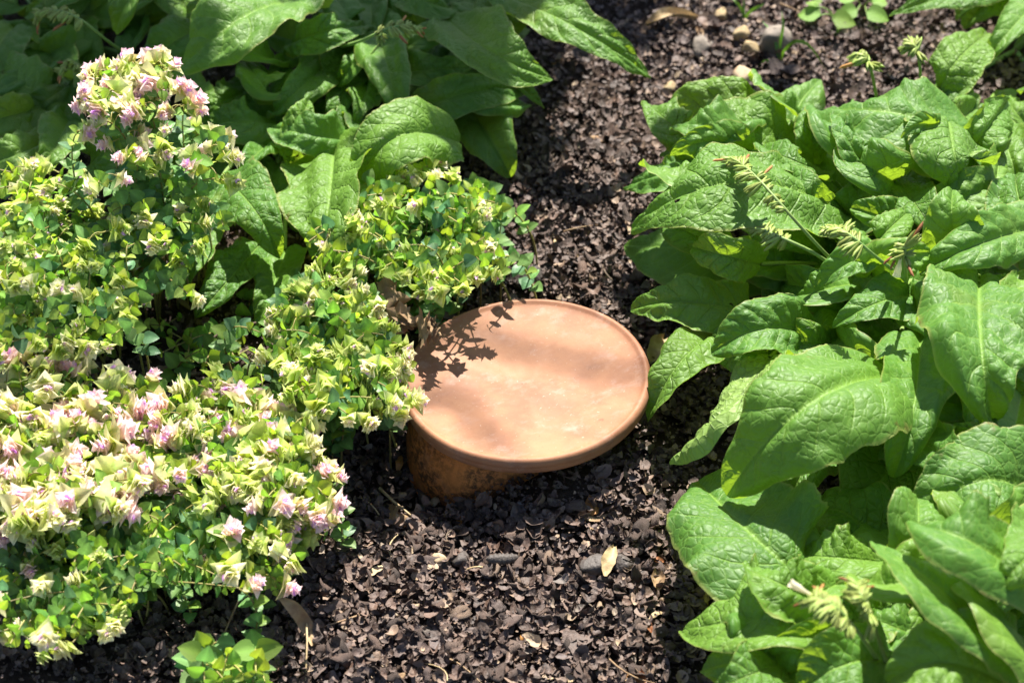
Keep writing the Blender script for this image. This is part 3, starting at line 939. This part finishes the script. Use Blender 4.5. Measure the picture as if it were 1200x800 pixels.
LC = [((.155, .28, .09), (.17, .305, .09)), ((.20, .34, .07), (.23, .38, .07)), ((.29, .41, .07), (.37, .48, .09)), ((.11, .22, .11), (.125, .24, .115))]
OLEAF = []
for c in LC:
    me = mesh('leaf', OL, OLQ, None, {'col': ('FLOAT_COLOR', leafcol(*c))}); me.materials.append(M_oleaf); OLEAF.append(me)


def head_mesh(kind, seed):
    """a nodding flower head of overlapping pointed bracts, axis along +Z"""
    r = np.random.default_rng(seed)
    Vs, Qs, Cs, off = [], [], [], 0
    L = r.uniform(.011, .0145)
    nw = r.integers(4, 6)
    green, cream, pink = np.array((.44, .54, .10)), np.array((.82, .82, .52)), np.array((.88, .71, .67))
    lil = np.array((.80, .67, .80))
    for k in range(nw):
        f = k / (nw - 1)
        nb = (4 if k % 2 else 3) if k < nw - 1 else 3
        for j in range(nb):
            az = j * 2 * math.pi / nb + (k % 2) * math.pi / nb + r.normal(0, .15)
            ln = (.0128 - .0045 * f) * r.uniform(.85, 1.15)
            op = (1.25 - .85 * f) + r.normal(0, .16)      # opening angle from the axis
            v = BR * np.array([1.05, 1, 1]) * ln
            # leaf along +Y with normal +Z: stand it up and lean it out
            ca, sa = math.cos(math.pi / 2 - op), math.sin(math.pi / 2 - op)
            y, z = v[:, 1] * ca - v[:, 2] * -sa * -1, v[:, 1] * sa + v[:, 2] * ca
            v = np.stack([v[:, 0], y, z], 1)
            c, s = math.cos(az), math.sin(az)
            v = np.stack([v[:, 0] * c - v[:, 1] * s, v[:, 0] * s + v[:, 1] * c, v[:, 2] + L * f * .75], 1)
            tipc = {'pink': pink * (1 - .3 * f) + lil * .3 * f, 'cream': cream * .75 + pink * .25, 'green': green * .55 + cream * .45}[kind]
            basec = {'pink': cream * .55 + pink * .45, 'cream': green * .55 + cream * .45, 'green': green}[kind]
            if k == 0: basec, tipc = green, (green * .6 + tipc * .4)
            tipc = tipc * r.uniform(.9, 1.08)
            tt = np.clip((BRT - .02) / (.42 if kind == 'pink' else .6), 0, 1)[:, None]
            cc = basec * (1 - tt) + tipc * tt
            Vs.append(v); Qs.append(BRQ + off); off += len(v)
            Cs.append(np.concatenate([cc, np.ones((len(cc), 1))], 1))
    # little lilac lips pushing out between the bracts
    nf = {'pink': 3, 'cream': 2, 'green': 1}[kind]
    for j in range(nf):
        az = r.uniform(0, 6.28)
        for s in range(3):
            a2 = az + (s - 1) * .5
            v = BR * np.array([1.3, 1, 1]) * .0042
            op = .7 + .2 * (s == 1)
            ca, sa = math.cos(math.pi / 2 - op), math.sin(math.pi / 2 - op)
            v = np.stack([v[:, 0], v[:, 1] * ca - v[:, 2] * sa, v[:, 1] * sa + v[:, 2] * ca], 1)
            c, s_ = math.cos(a2), math.sin(a2)
            v = np.stack([v[:, 0] * c - v[:, 1] * s_ + .0032 * math.cos(az), v[:, 0] * s_ + v[:, 1] * c + .0032 * math.sin(az), v[:, 2] + L * r.uniform(.65, .85)], 1)
            Vs.append(v); Qs.append(BRQ + off); off += len(v)
            Cs.append(np.tile(np.array([[*(lil * np.array((1.05, .9, 1.15))), 1]]), (len(v), 1)))
    me = mesh('flower_head', np.concatenate(Vs), np.concatenate(Qs), None, {'col': ('FLOAT_COLOR', np.concatenate(Cs))})
    me.materials.append(M_bract)
    return me


HEADS = {k: [head_mesh(k, i * 7 + j) for i in range(6)] for j, k in enumerate(('pink', 'cream', 'green'))}


def frame(d, up=(0, 0, 1), roll=0.0):
    """matrix whose Y axis is d and whose Z axis is as near to up as can be"""
    y = unit(d); z = np.asarray(up, float); z = unit(z - y * (z @ y)); x = np.cross(y, z)
    if roll:
        x, z = x * math.cos(roll) + z * math.sin(roll), z * math.cos(roll) - x * math.sin(roll)
    return np.stack([x, y, z], 1)


def oregano(label, tips, root, seed, maxleaf=290, rootspread=.03, pull=.45, lsize=1.0):
    """tips: (px, py, height m, kind, number of heads, head size)"""
    r = random.Random(seed)
    plant = empty('oregano_plant', label, 'plant', 'oregano plants')
    stems, leaves, heads = [], [], []
    for (px, py, z, kind, nh, hs) in tips:
        T = P(px, py, z)
        foot = T * (1 - pull) + np.asarray(root) * pull
        foot = np.array([foot[0] + r.gauss(0, rootspread), foot[1] + r.gauss(0, rootspread) + .01, 0])
        foot[2] = float(gz(foot[0], foot[1]))
        out = unit([T[0] - foot[0], T[1] - foot[1], 0.001])
        Mi = foot * .5 + T * .5 + out * -.012 + np.array([r.gauss(0, .006), r.gauss(0, .006), .25 * (T[2] - foot[2])])
        C = bez(foot, Mi, T, 16)
        stems.append(tube(C, np.linspace(.0011, .0006, 16), 4))
        sl_ = np.concatenate([[0], np.cumsum(np.linalg.norm(np.diff(C, axis=0), axis=1))]); L = sl_[-1]
        d = .003 + r.uniform(0, .004) if nh else 0.0
        az = r.uniform(0, 6.3); step = .0098 * lsize; k = 0
        while d < L * .85 and k < 9:
            j = np.interp(L - d, sl_, np.arange(16)); i0 = min(14, int(j)); p = C[i0] + (C[i0 + 1] - C[i0]) * (j - i0)
            tg = unit(C[i0 + 1] - C[i0]); a = unit(np.cross(tg, (.2, .9, .1))); b = np.cross(tg, a)
            size = lsize * (.0085 + .0045 * min(1, d / .03)) * r.uniform(.8, 1.2)
            if not nh and k == 0: size *= .6
            for sgn in (1, -1):
                ang = az + r.gauss(0, .2)
                dr = (a * math.cos(ang) + b * math.sin(ang)) * sgn
                dr = unit(dr + tg * r.uniform(.15, .6) + np.array([0, 0, r.uniform(-.15, .25)]))
                ci = (2 if r.random() < .6 else 1) if k < 2 else (0 if r.random() < .55 else (1 if r.random() < .6 else 3))
                leaves.append((p, frame(dr, tg + np.array([0, -.1, .5]), r.gauss(0, .25)), size, ci, k + (0 if nh else .5) + r.random() * .8))
            az += math.pi / 2; d += step * r.uniform(.8, 1.25); k += 1
        # heads at the tip and on short side twigs below it
        tg = unit(C[-1] - C[-3])
        for h in range(nh):
            if h == 0:
                p = T; dr = unit(tg * .3 + out * .5 + np.array([r.gauss(0, .7), r.gauss(0, .5), r.uniform(-.7, .6)]))
            else:
                an = r.uniform(0, 6.3)
                sd = unit(np.array([math.cos(an), math.sin(an), r.uniform(-.1, .3)]))
                p0 = C[-2] - tg * .004 * h
                p = p0 + sd * r.uniform(.008, .014)
                stems.append(tube(bez(p0, (p0 + p) / 2 + np.array([0, 0, .003]), p, 5), .0005, 4))
                dr = unit(sd + np.array([0, 0, r.uniform(-.7, .5)]))
            kd = kind if r.random() < .8 else {'pink': 'cream', 'cream': 'green', 'green': 'cream'}[kind]
            heads.append((p, frame(unit(np.cross(dr, (r.random(), .3, .2))), dr, 0), hs * r.uniform(.62, 1.08), kd))
    V, Q = join(stems)
    st = ob('stems', mesh('stems', V, Q), M_ostem, plant); tag(st, kind='stuff')
    leaves.sort(key=lambda a: a[4])

    def mat4(p, R, s):
        m = Matrix.Identity(4)
        for i in range(3):
            for j in range(3): m[i][j] = R[i, j] * s
            m[i][3] = p[i]
        return m
    for p, R, s, ci, _ in leaves[:maxleaf]:
        o = ob('leaf', OLEAF[ci], None, plant); o.matrix_local = mat4(p, R, s)
    rest = leaves[maxleaf:]
    if rest:
        n = len(rest); k = len(OL)
        V = np.concatenate([(OL * s) @ R.T + p for p, R, s, ci, _ in rest])
        Q = np.concatenate([OLQ + i * k for i in range(n)])
        colr = np.concatenate([leafcol(*LC[ci]) for _, _, _, ci, _ in rest])
        o = ob('foliage', mesh('foliage', V, Q, None, {'col': ('FLOAT_COLOR', colr)}), M_oleaf, plant); tag(o, kind='stuff')
    for i, (p, R, s, kd) in enumerate(heads):
        o = ob('flower_head', HEADS[kd][r.randrange(6)], None, plant)
        Rm = R @ np.array([[math.cos(a := r.uniform(0, 6.3)), -math.sin(a), 0], [math.sin(a), math.cos(a), 0], [0, 0, 1]])
        o.matrix_local = mat4(p, Rm, s)
    return plant


R0 = random.Random(5)
# tall pink-flowered stems at the back left
tall = []
for x, y in [(112, 92), (100, 112), (126, 74), (150, 80), (184, 72), (202, 82), (176, 102), (152, 106), (118, 118), (166, 126), (200, 104), (222, 122), (112, 142)]:
    tall.append((x, y, .215 + R0.uniform(-.01, .01), 'pink', 4, 1.05))
for x, y in [(98, 152), (132, 166), (166, 158), (190, 155), (196, 186), (246, 158), (264, 160), (266, 186), (270, 214), (115, 214), (230, 200), (170, 190), (150, 185)]:
    tall.append((x, y, .185 + R0.uniform(-.015, .015), 'pink' if R0.random() < .7 else 'green', 2, 1.0))
for x, y in [(262, 265), (226, 296), (206, 300), (240, 288), (180, 210), (205, 230), (150, 225), (170, 250), (210, 260), (235, 240), (190, 280), (160, 270), (215, 320), (225, 350), (200, 215), (245, 265)]:
    tall.append((x, y, .135 + R0.uniform(-.02, .02), 'pink' if R0.random() < .3 else 'green', R0.choice((0, 0, 1)), .95))
oregano('tall oregano with pink tipped flower heads behind the left clump', tall, gp(190, 330), 1, pull=.75, rootspread=.02)
# pale middle left
poly = [(-20, 185), (60, 190), (110, 235), (190, 235), (235, 262), (150, 295), (160, 370), (120, 405), (-20, 425)]
tips = [(x, y, R0.uniform(.10, .15), R0.choice(('cream', 'green', 'green', 'cream')), R0.choice((1, 1, 2, 0)), .95) for x, y in sample(poly, 110, 14, R0)]
oregano('pale yellowish oregano on the left edge above the pink mass', tips, gp(70, 380), 2)
# dense pink mass in front on the left
poly = [(-20, 440), (60, 402), (110, 420), (150, 450), (158, 560), (130, 600), (60, 622), (-20, 612)]
tips = [(x, y, R0.uniform(.09, .118), R0.choice(('pink', 'pink', 'pink', 'pink', 'cream')), R0.choice((1, 2, 2)), 1.3) for x, y in sample(poly, 84, 14, R0)]
oregano('dense mass of large pink oregano heads at the lower left', tips, gp(60, 640), 3)
# cream and pink heads in the middle front
poly = [(150, 452), (200, 448), (262, 440), (330, 470), (362, 500), (392, 572), (372, 602), (300, 592), (200, 566), (150, 566)]
tips = [(x, y, R0.uniform(.08, .108), R0.choice(('pink', 'pink', 'pink', 'cream', 'green')), R0.choice((1, 1, 2)), 1.05) for x, y in sample(poly, 100, 14, R0)]
oregano('oregano with cream and pink heads in front of the dark gap', tips, gp(270, 600), 4)
# next to the saucer
poly = [(300, 385), (350, 330), (400, 318), (440, 340), (462, 395), (484, 440), (474, 478), (420, 492), (380, 484), (340, 462)]
tips = [(x, y, R0.uniform(.085, .115), R0.choice(('cream', 'cream', 'green', 'green', 'cream')), R0.choice((1, 1, 2, 0)), 1.0) for x, y in sample(poly, 90, 14, R0)]
oregano('yellow green oregano touching the left rim of the saucer', tips, gp(370, 460), 5)
# behind the saucer
poly = [(405, 250), (450, 212), (492, 172), (522, 200), (560, 218), (596, 246), (568, 270), (588, 310), (560, 332), (515, 345), (480, 335), (430, 312), (375, 318), (355, 280), (370, 265)]
tips = [(x, y, R0.uniform(.085, .12), R0.choice(('green', 'green', 'cream')), R0.choice((1, 1, 0)), .95) for x, y in sample(poly, 78, 14, R0)]
oregano('green shaded oregano directly behind the saucer', tips, gp(480, 330), 6, pull=.5)
# low leafy front edge
poly = [(-20, 612), (140, 630), (200, 585), (300, 600), (378, 590), (408, 620), (362, 640), (330, 692), (262, 690), (215, 662), (162, 682), (130, 742), (62, 760), (-20, 752)]
tips = [(x, y, R0.uniform(.06, .10), R0.choice(('green', 'green', 'cream', 'pink')), R0.choice((0, 1, 1, 0)), 1.05) for x, y in sample(poly, 125, 15, R0)]
oregano('low leafy oregano along the bottom left edge of the clump', tips, gp(190, 620), 7, lsize=.92)
# dim seedlings in the gap
poly = [(185, 385), (215, 350), (250, 395), (300, 400), (310, 440), (250, 440), (190, 430)]
tips = [(x, y, R0.uniform(.02, .045), 'green', 0, .9) for x, y in sample(poly, 14, 15, R0)]
oregano('small oregano shoots low in the dark gap of the clump', tips, gp(240, 430), 8, lsize=1.2)
# sprout at the lower frame edge
tips = [(x, y, R0.uniform(.05, .07), 'green', 0, .9) for x, y in [(232, 772), (250, 782), (268, 765), (285, 790), (300, 788), (262, 795), (240, 800), (310, 798)]]
oregano('lone bright oregano sprout at the bottom edge of the photo', tips, gp(268, 835), 9, pull=.6, rootspread=.01, lsize=1.3)


# ------------------------------------------------------------------ small tree standing behind the bed, out of the picture, whose crown shades the back
def overhanging_tree():
    S = np.array(sdir)
    r = np.random.default_rng(21)
    tr = empty('overhanging_tree', 'small tree behind the bed casting dappled shade', 'tree')
    base = np.array([-1.15, 2.7, -.02])
    trunk = np.array([base, base + (0.03, -.05, .7), base + (.10, -.18, 1.5), base + (.20, -.42, 2.5), base + (.32, -.60, 3.4)])
    limbs = [tube(trunk, [.05, .042, .036, .028, .012], 8)]
    V, Q = limbs[0]
    ob('trunk', mesh('trunk', V, Q), M_bark, tr)
    lit = [(-.195, .337, .04), (-.205, .235, .035), (.03, .30, .045), (.10, .335, .045), (-.27, .267, .028), (.05, .24, .04), (.10, .48, .05), (.20, .57, .05), (-.14, .13, .04), (-.36, .30, .02)]
    P3, hub = [], []
    tries = 0
    while len(P3) < 900 and tries < 16000:
        tries += 1
        x, y = r.uniform(-.75, .28), r.uniform(.12, .95)
        edge = (.195 if x < -.16 else .165) if x < .0 else .20 + x * .9
        dens = np.clip((y - edge) / .05, 0, 1) * (1.0 if x < -.02 else .55)
        dens = max(dens, .10 if y > .15 else 0)
        if x > .12 and y > .36: dens *= .35
        if r.uniform() > dens: continue
        if any((x - a) ** 2 + (y - b) ** 2 < (c + .028) ** 2 for a, b, c in lit): continue
        H = r.uniform(1.0, 1.5)
        P3.append(np.array([x, y, 0]) + S / S[2] * H)
    # unseen leaves added behind the bed to block sky light, below the sun's line
    n0 = len(P3)
    while len(P3) < n0 + 520:
        x, y = r.uniform(-1.2, .12), r.uniform(.80, 1.35)
        z = r.uniform(.08, max(.1, (y - .36) / .69))
        P3.append(np.array([x, y, z]))
    Vs, Qs, off = [], [], 0
    for p in P3:
        d = unit([r.normal(), r.normal(), r.normal() * .4 - .2])
        Rm = frame(d, (r.normal() * .5, r.normal() * .5, 1))
        v = (OL * np.array([1.2, 1, 1]) * r.uniform(.05, .075)) @ Rm.T + p - d * .03
        Vs.append(v); Qs.append(OLQ + off); off += len(v)
    o = ob('foliage', mesh('foliage', np.concatenate(Vs), np.concatenate(Qs), None, {'col': ('FLOAT_COLOR', np.tile(leafcol((.06, .13, .03), (.07, .15, .03)), (len(P3), 1)))}), M_tleaf, tr)
    tag(o, kind='stuff')
    # limbs reach from the trunk into the foliage, thin high twigs are added to cast soft bands on the saucer
    parts = []
    A = base + (.10, -.18, 1.5)
    for i in range(0, n0, 18):
        q = P3[i]; m = (A + q) / 2 + np.array([0, 0, .12])
        parts.append(tube(bez(A, m, q, 9), np.linspace(.014, .003, 9), 5))
    top = base + (.32, -.60, 3.4)
    for a, b in [((-.055, .02), (.115, -.045)), ((-.07, -.05), (-.02, -.125))]:
        h = 3.3
        pa = np.array([*a, 0]) + S / S[2] * h; pb = np.array([*b, 0]) + S / S[2] * h
        parts.append(tube(np.concatenate([bez(top, (top + pa) / 2 + np.array([0, 0, .05]), pa, 7)[:-1], np.linspace(pa, pb, 6) + r.normal(0, .006, (6, 3))]), np.concatenate([np.linspace(.014, .009, 6), np.linspace(.009, .006, 6)]), 6))
    V, Q = join(parts)
    ob('branches', mesh('branches', V, Q), M_bark, tr)


overhanging_tree()


# ------------------------------------------------------------------ small things on the ground
def stone(px, py, rx, ry, rz, mat, label, seed, name='stone', cat='stone'):
    r = np.random.default_rng(seed)
    n, m = 20, 14
    th = np.linspace(0, 2 * math.pi, n, endpoint=False); ph = np.linspace(.02, math.pi - .02, m)
    TH, PH = np.meshgrid(th, ph)
    D = np.stack([np.cos(TH) * np.sin(PH), np.sin(TH) * np.sin(PH), np.cos(PH)], 2).reshape(-1, 3)
    rad = np.ones(len(D))
    for _ in range(17):      # facets
        nrm = unit(r.normal(size=3)); c = r.uniform(.50, .78)
        dd = D @ nrm
        rad = np.minimum(rad, np.where(dd > .05, c / np.maximum(dd, .05), 9))
    V = D * rad[:, None]
    V += r.normal(0, .012, V.shape)
    V *= np.array([rx, ry, rz])
    Q = np.array([(j * n + i, j * n + (i + 1) % n, (j + 1) * n + (i + 1) % n, (j + 1) * n + i) for j in range(m - 1) for i in range(n)])
    o = ob(name, mesh(name, V * 1.35, Q[:, ::-1], smooth=False), mat)
    o.location = gp(px, py, .008 + rz * .3)
    o.rotation_euler = (0, 0, r.uniform(0, 6.28))
    return tag(o, label, cat, 'stones in the mulch')


stone(905, 48, .019, .015, .016, M_stone_grey, 'large grey stone beside the grass seedling at the top', 1)
stone(868, 42, .012, .010, .010, M_stone_tan, 'tan stone leaning on the large grey stone', 2)
stone(881, 58, .009, .008, .008, M_stone_tan, 'small tan stone in front of the large grey stone', 3)
stone(873, 91, .013, .010, .010, M_stone_cream, 'cream stone just behind the right comfrey', 4)
stone(893, 106, .008, .007, .007, M_stone_cream, 'small cream stone touching the comfrey leaf edge', 5)
stone(822, 54, .013, .010, .009, M_stone_grey, 'dark grey stone left of the tan stone', 6)
stone(787, 102, .006, .008, .005, M_stone_tan, 'ochre pebble on the bare mulch left of the cream stone', 7)
stone(846, 18, .008, .007, .006, M_stone_tan, 'tan pebble at the top edge beside the grass', 8)
stone(515, 657, .0055, .005, .005, M_stone_cream, 'pale round pebble in front of the pot', 9)
stone(697, 664, .011, .009, .006, M_stone_dark, 'flat dark stone left of the pale leaf scrap', 10)
stone(728, 658, .010, .008, .007, M_stone_dark, 'dark stone right of the pale leaf scrap', 11)
stone(540, 655, .008, .007, .006, M_stone_dark, 'small dark stone left of the ribbed husk', 12)
stone(622, 325, .013, .011, .010, M_stone_dark, 'rough brown stone between saucer and shaded oregano', 13)
stone(668, 15, .010, .009, .008, M_stone_grey, 'grey stone beside the long bright leaf at the top', 14)


def husk(px, py):
    n = 22
    x = np.linspace(-1, 1, n)
    rad = .0045 * np.sqrt(np.maximum(.03, 1 - np.abs(x) ** 2.6)) * (1 + .12 * np.sign(np.sin(x * 22)))
    pts = np.stack([x * .0125, .0015 * x * x, 0 * x], 1)
    V, Q = tube(pts, rad, 12)
    o = ob('seed_husk', mesh('seed_husk', V, Q), M_stone_dark)
    o.location = gp(px, py, .016); o.rotation_euler = (.1, .05, .12)
    tag(o, 'dark ribbed oblong husk on the mulch before the saucer', 'husk')


husk(589, 655)


def scrap(name, pts3, width, mat, label, cat, seed, curl=.3, up=(0, 0, 1), nu=7):
    r = np.random.default_rng(seed)
    C = np.array(pts3); k = len(C); n = 18
    tt = np.linspace(0, k - 1, n)
    C = np.stack([np.interp(tt, np.arange(k), C[:, i]) for i in range(3)], 1)
    for _ in range(4): C[1:-1] = .5 * C[1:-1] + .25 * (C[:-2] + C[2:])
    T = np.gradient(C, axis=0); T /= np.linalg.norm(T, axis=1)[:, None]
    N = np.array(up) - (T @ np.array(up))[:, None] * T; N /= np.linalg.norm(N, axis=1)[:, None]
    B = np.cross(T, N)
    t = np.linspace(0, 1, n); w = width * (np.sin(math.pi * np.clip(t, .03, .97)) ** .6)
    w = w * (1 + .25 * vnoise(t * 7 + seed, t * 0, 3))
    u = np.linspace(-1, 1, nu)
    U = np.repeat(u[None], n, 0)
    Z = curl * width * U * U + .35 * width * vnoise(U * 2 + seed, t[:, None] * 6 + U * 0, 4)
    V = C[:, None] + B[:, None] * (U * w[:, None])[..., None] + N[:, None] * Z[..., None]
    o = ob(name, mesh(name, V.reshape(-1, 3), grid_quads(nu, n)), mat)
    return tag(o, label, cat)


scrap('dry_leaf', [gp(760, 32, .008), gp(772, 22, .018), gp(790, 18, .018), gp(816, 24, .008)], .0075, M_drypale, 'curled tan dry leaf at the top edge of the mulch', 'leaf', 1, .8)
scrap('dry_leaf', [gp(768, 4, .01), gp(772, -8, .014), gp(785, -12, .01)], .006, M_dry, 'brown dry stalk scrap behind the curled tan leaf', 'leaf', 2, .8)
scrap('dry_leaf', [gp(764, 425, .012), gp(770, 408, .022), gp(778, 396, .014)], .009, M_drypale, 'pale tan dry leaf between saucer and comfrey', 'leaf', 3, .5, (0, -.7, .7))
scrap('leaf_scrap', [gp(709, 675, .016), gp(713, 655, .02), gp(720, 640, .018)], .0055, M_drypale, 'pale yellow leaf scrap on the mulch before the saucer', 'leaf', 4, .3, (0, -.5, .8))
scrap('leaf_scrap', [gp(762, 654, .011), gp(770, 656, .013), gp(778, 658, .011)], .003, M_wither, 'tiny orange leaf scrap right of the pale one', 'leaf', 5, .3)
scrap('dry_leaf', [gp(452, 590, .006), gp(462, 604, .018), gp(484, 606, .010)], .010, M_dry, 'brown curled dry leaf left of the pot foot', 'leaf', 6, -.5, (-.3, -.4, .8))
scrap('dry_leaf', [P(328, 700, .055), P(345, 712, .05), P(358, 730, .03), gp(366, 756, .012)], .0055, M_dry, 'withered grey strap leaf hanging from the front oregano', 'leaf', 7, .2, (.2, -.6, .6))
scrap('leaf_scrap', [gp(466, 552, .010), gp(468, 543, .016), gp(470, 534, .012)], .003, M_wither, 'bright orange scrap left of the pot', 'leaf', 8, .2, (0, -.6, .6))


def twig(pts, rad, mat, label, name='twig', cat='twig'):
    C = np.array(pts)
    V, Q = tube(C, np.linspace(rad, rad * .6, len(C)), 6)
    tag(ob(name, mesh(name, V, Q), mat), label, cat)


twig([P(359, 722, .03), gp(360, 750, .02), gp(358, 800, .006)], .0009, M_drypale, 'straight straw stalk below the withered strap leaf')
twig([P(285, 692, .05), gp(272, 720, .02), gp(252, 768, .006)], .0009, M_dry, 'thin brown stalk under the front edge of the oregano')
twig([gp(445, 572, .016), gp(462, 588, .02), gp(482, 604, .014)], .0014, M_drypale, 'short pale twig left of the pot')
twig([gp(230, 412, .02), gp(258, 390, .03), gp(300, 378, .02)], .0016, M_bark, 'brown twig lying in the dark gap of the oregano')
twig([gp(280, 408, .016), gp(262, 414, .02), gp(240, 425, .01)], .0013, M_bark, 'short twig crossing low in the dark gap')


def litter():
    """dead bits half sunk in the mulch: pieces of the ground"""
    r = random.Random(77)
    for i in range(26):
        px, py = (r.uniform(390, 850), r.uniform(590, 800)) if i % 3 else (r.uniform(610, 1000), r.uniform(5, 330))
        a = r.uniform(0, 6.3); l = r.uniform(.004, .010)
        c = gp(px, py, r.uniform(.006, .012)); d = np.array([math.cos(a), math.sin(a), r.uniform(-.3, .3)]) * l
        o = scrap('leaf_scrap', [c - d, c + np.array([0, 0, r.uniform(-.002, .004)]), c + d], l * r.uniform(.25, .6), r.choice((M_dry, M_drypale, M_dry, M_wither)), None, None, i + 40, r.uniform(-.6, .8))
        o.parent = ground
    for i in range(16):
        px, py = (r.uniform(390, 850), r.uniform(580, 800)) if i % 3 else (r.uniform(610, 1000), r.uniform(5, 330))
        a = r.uniform(0, 6.3); l = r.uniform(.008, .022)
        c = gp(px, py, r.uniform(.010, .014)); d = np.array([math.cos(a), math.sin(a), r.uniform(-.15, .15)]) * l
        C = bez(c - d, c + np.array([r.gauss(0, .002), r.gauss(0, .002), .002]), c + d, 6)
        V, Q = tube(C, np.linspace(.0008, .0004, 6) * r.uniform(.6, 1.5), 5)
        ob('twig', mesh('twig', V, Q), r.choice((M_dry, M_bark, M_drypale)), ground)


litter()


def dried_heads():
    r = random.Random(3)
    for i, (x, y) in enumerate([(452, 345), (466, 352), (478, 366), (488, 378), (470, 372), (492, 385)]):
        me = bpy.data.meshes['flower_head'].copy() if False else HEADS['cream'][i % 6].copy()
        me.materials.clear(); me.materials.append(M_dry)
        p = P(x, y, .085)
        o = bpy.data.objects.new('dried_flower_head', me); COL.objects.link(o)
        o.parent = [q for q in bpy.data.objects if q.name.startswith('oregano_plant') and 'left rim' in q.get('label', '')][0]
        o.matrix_local = Matrix.Translation(Vector(p)) @ Vector((r.gauss(0, 1), r.gauss(0, 1), -.5)).to_track_quat('Z', 'Y').to_matrix().to_4x4() @ Matrix.Scale(1.15, 4)


dried_heads()


def grass(px, py, blades, label):
    o = empty('grass_seedling', label, 'grass', 'grass seedlings')
    for pts, wd in blades:
        C = np.array([gp(px, py, .006)] + [P(a, b, z) for a, b, z in pts])
        k = len(C); tt = np.linspace(0, k - 1, 14)
        C = np.stack([np.interp(tt, np.arange(k), C[:, i]) for i in range(3)], 1)
        for _ in range(3): C[1:-1] = .5 * C[1:-1] + .25 * (C[:-2] + C[2:])
        T = np.gradient(C, axis=0); T /= np.linalg.norm(T, axis=1)[:, None]
        B = np.cross(T, np.array([.3, -.8, .5])); B /= np.linalg.norm(B, axis=1)[:, None]
        N = np.cross(B, T)
        w = wd * np.minimum(1, (1 - np.linspace(0, 1, 14)) * 2.5 + .05)
        u = np.array([-1, 0, 1.])
        V = C[:, None] + B[:, None] * (u[None] * w[:, None])[..., None] + N[:, None] * ((np.abs(u) * .4)[None] * w[:, None])[..., None]
        ob('blade', mesh('blade', V.reshape(-1, 3), grid_quads(3, 14)), M_grass, o)


grass(913, 72, [([(914, 50, .03), (918, 30, .05), (916, 12, .06)], .0016), ([(918, 58, .03), (932, 46, .045), (950, 52, .04), (967, 82, .012)], .0018),
                ([(909, 50, .03), (904, 36, .035), (893, 25, .035)], .0015), ([(905, 74, .015), (897, 70, .018), (888, 78, .01)], .0014)], 'grass seedling with four thin blades beside the large grey stone')
grass(872, 22, [([(868, 10, .02), (862, 2, .03), (855, -6, .03)], .0016), ([(880, 12, .02), (890, 8, .025), (896, 4, .025)], .0017), ([(871, 10, .02), (872, -4, .03)], .0015)], 'short grass seedling at the top edge above the stones')


def seedling(px, py, specs, label):
    o = empty('weed_seedling', label, 'plant', 'weed seedlings')
    foot = gp(px, py)
    for (x, y, z, dx, dy, s) in specs:
        p = P(x, y, z)
        V, Q = tube(bez(foot, (foot + p) / 2 + np.array([0, 0, .006]), p, 6), .0007, 5)
        ob('stem', mesh('stem', V, Q), M_stalk, o)
        l = ob('leaf', OLEAF[1], None, o)
        R = frame((dx, dy, -.1), (0, -.5, 1))
        m = Matrix.Identity(4)
        for i in range(3):
            for j in range(3): m[i][j] = R[i, j] * s
            m[i][3] = p[i]
        l.matrix_local = m


seedling(985, 30, [(962, 18, .03, -.6, .3, .026), (975, 22, .03, .9, -.1, .026), (982, 32, .02, .1, -1, .020), (957, 8, .035, -.2, .8, .02)], 'broad leaved weed seedling on the soil above the comfrey')
seedling(1010, 12, [(1005, 12, .03, -.9, -.2, .022), (1015, 14, .03, .8, -.3, .025), (1022, 4, .035, .7, .6, .024), (1000, 2, .035, -.6, .7, .02)], 'weed seedling cut off by the top edge of the photo')
seedling(1190, 140, [(1185, 120, .03, -.4, .8, .03), (1196, 128, .03, .2, .9, .026)], 'narrow seedling at the right edge behind the comfrey')
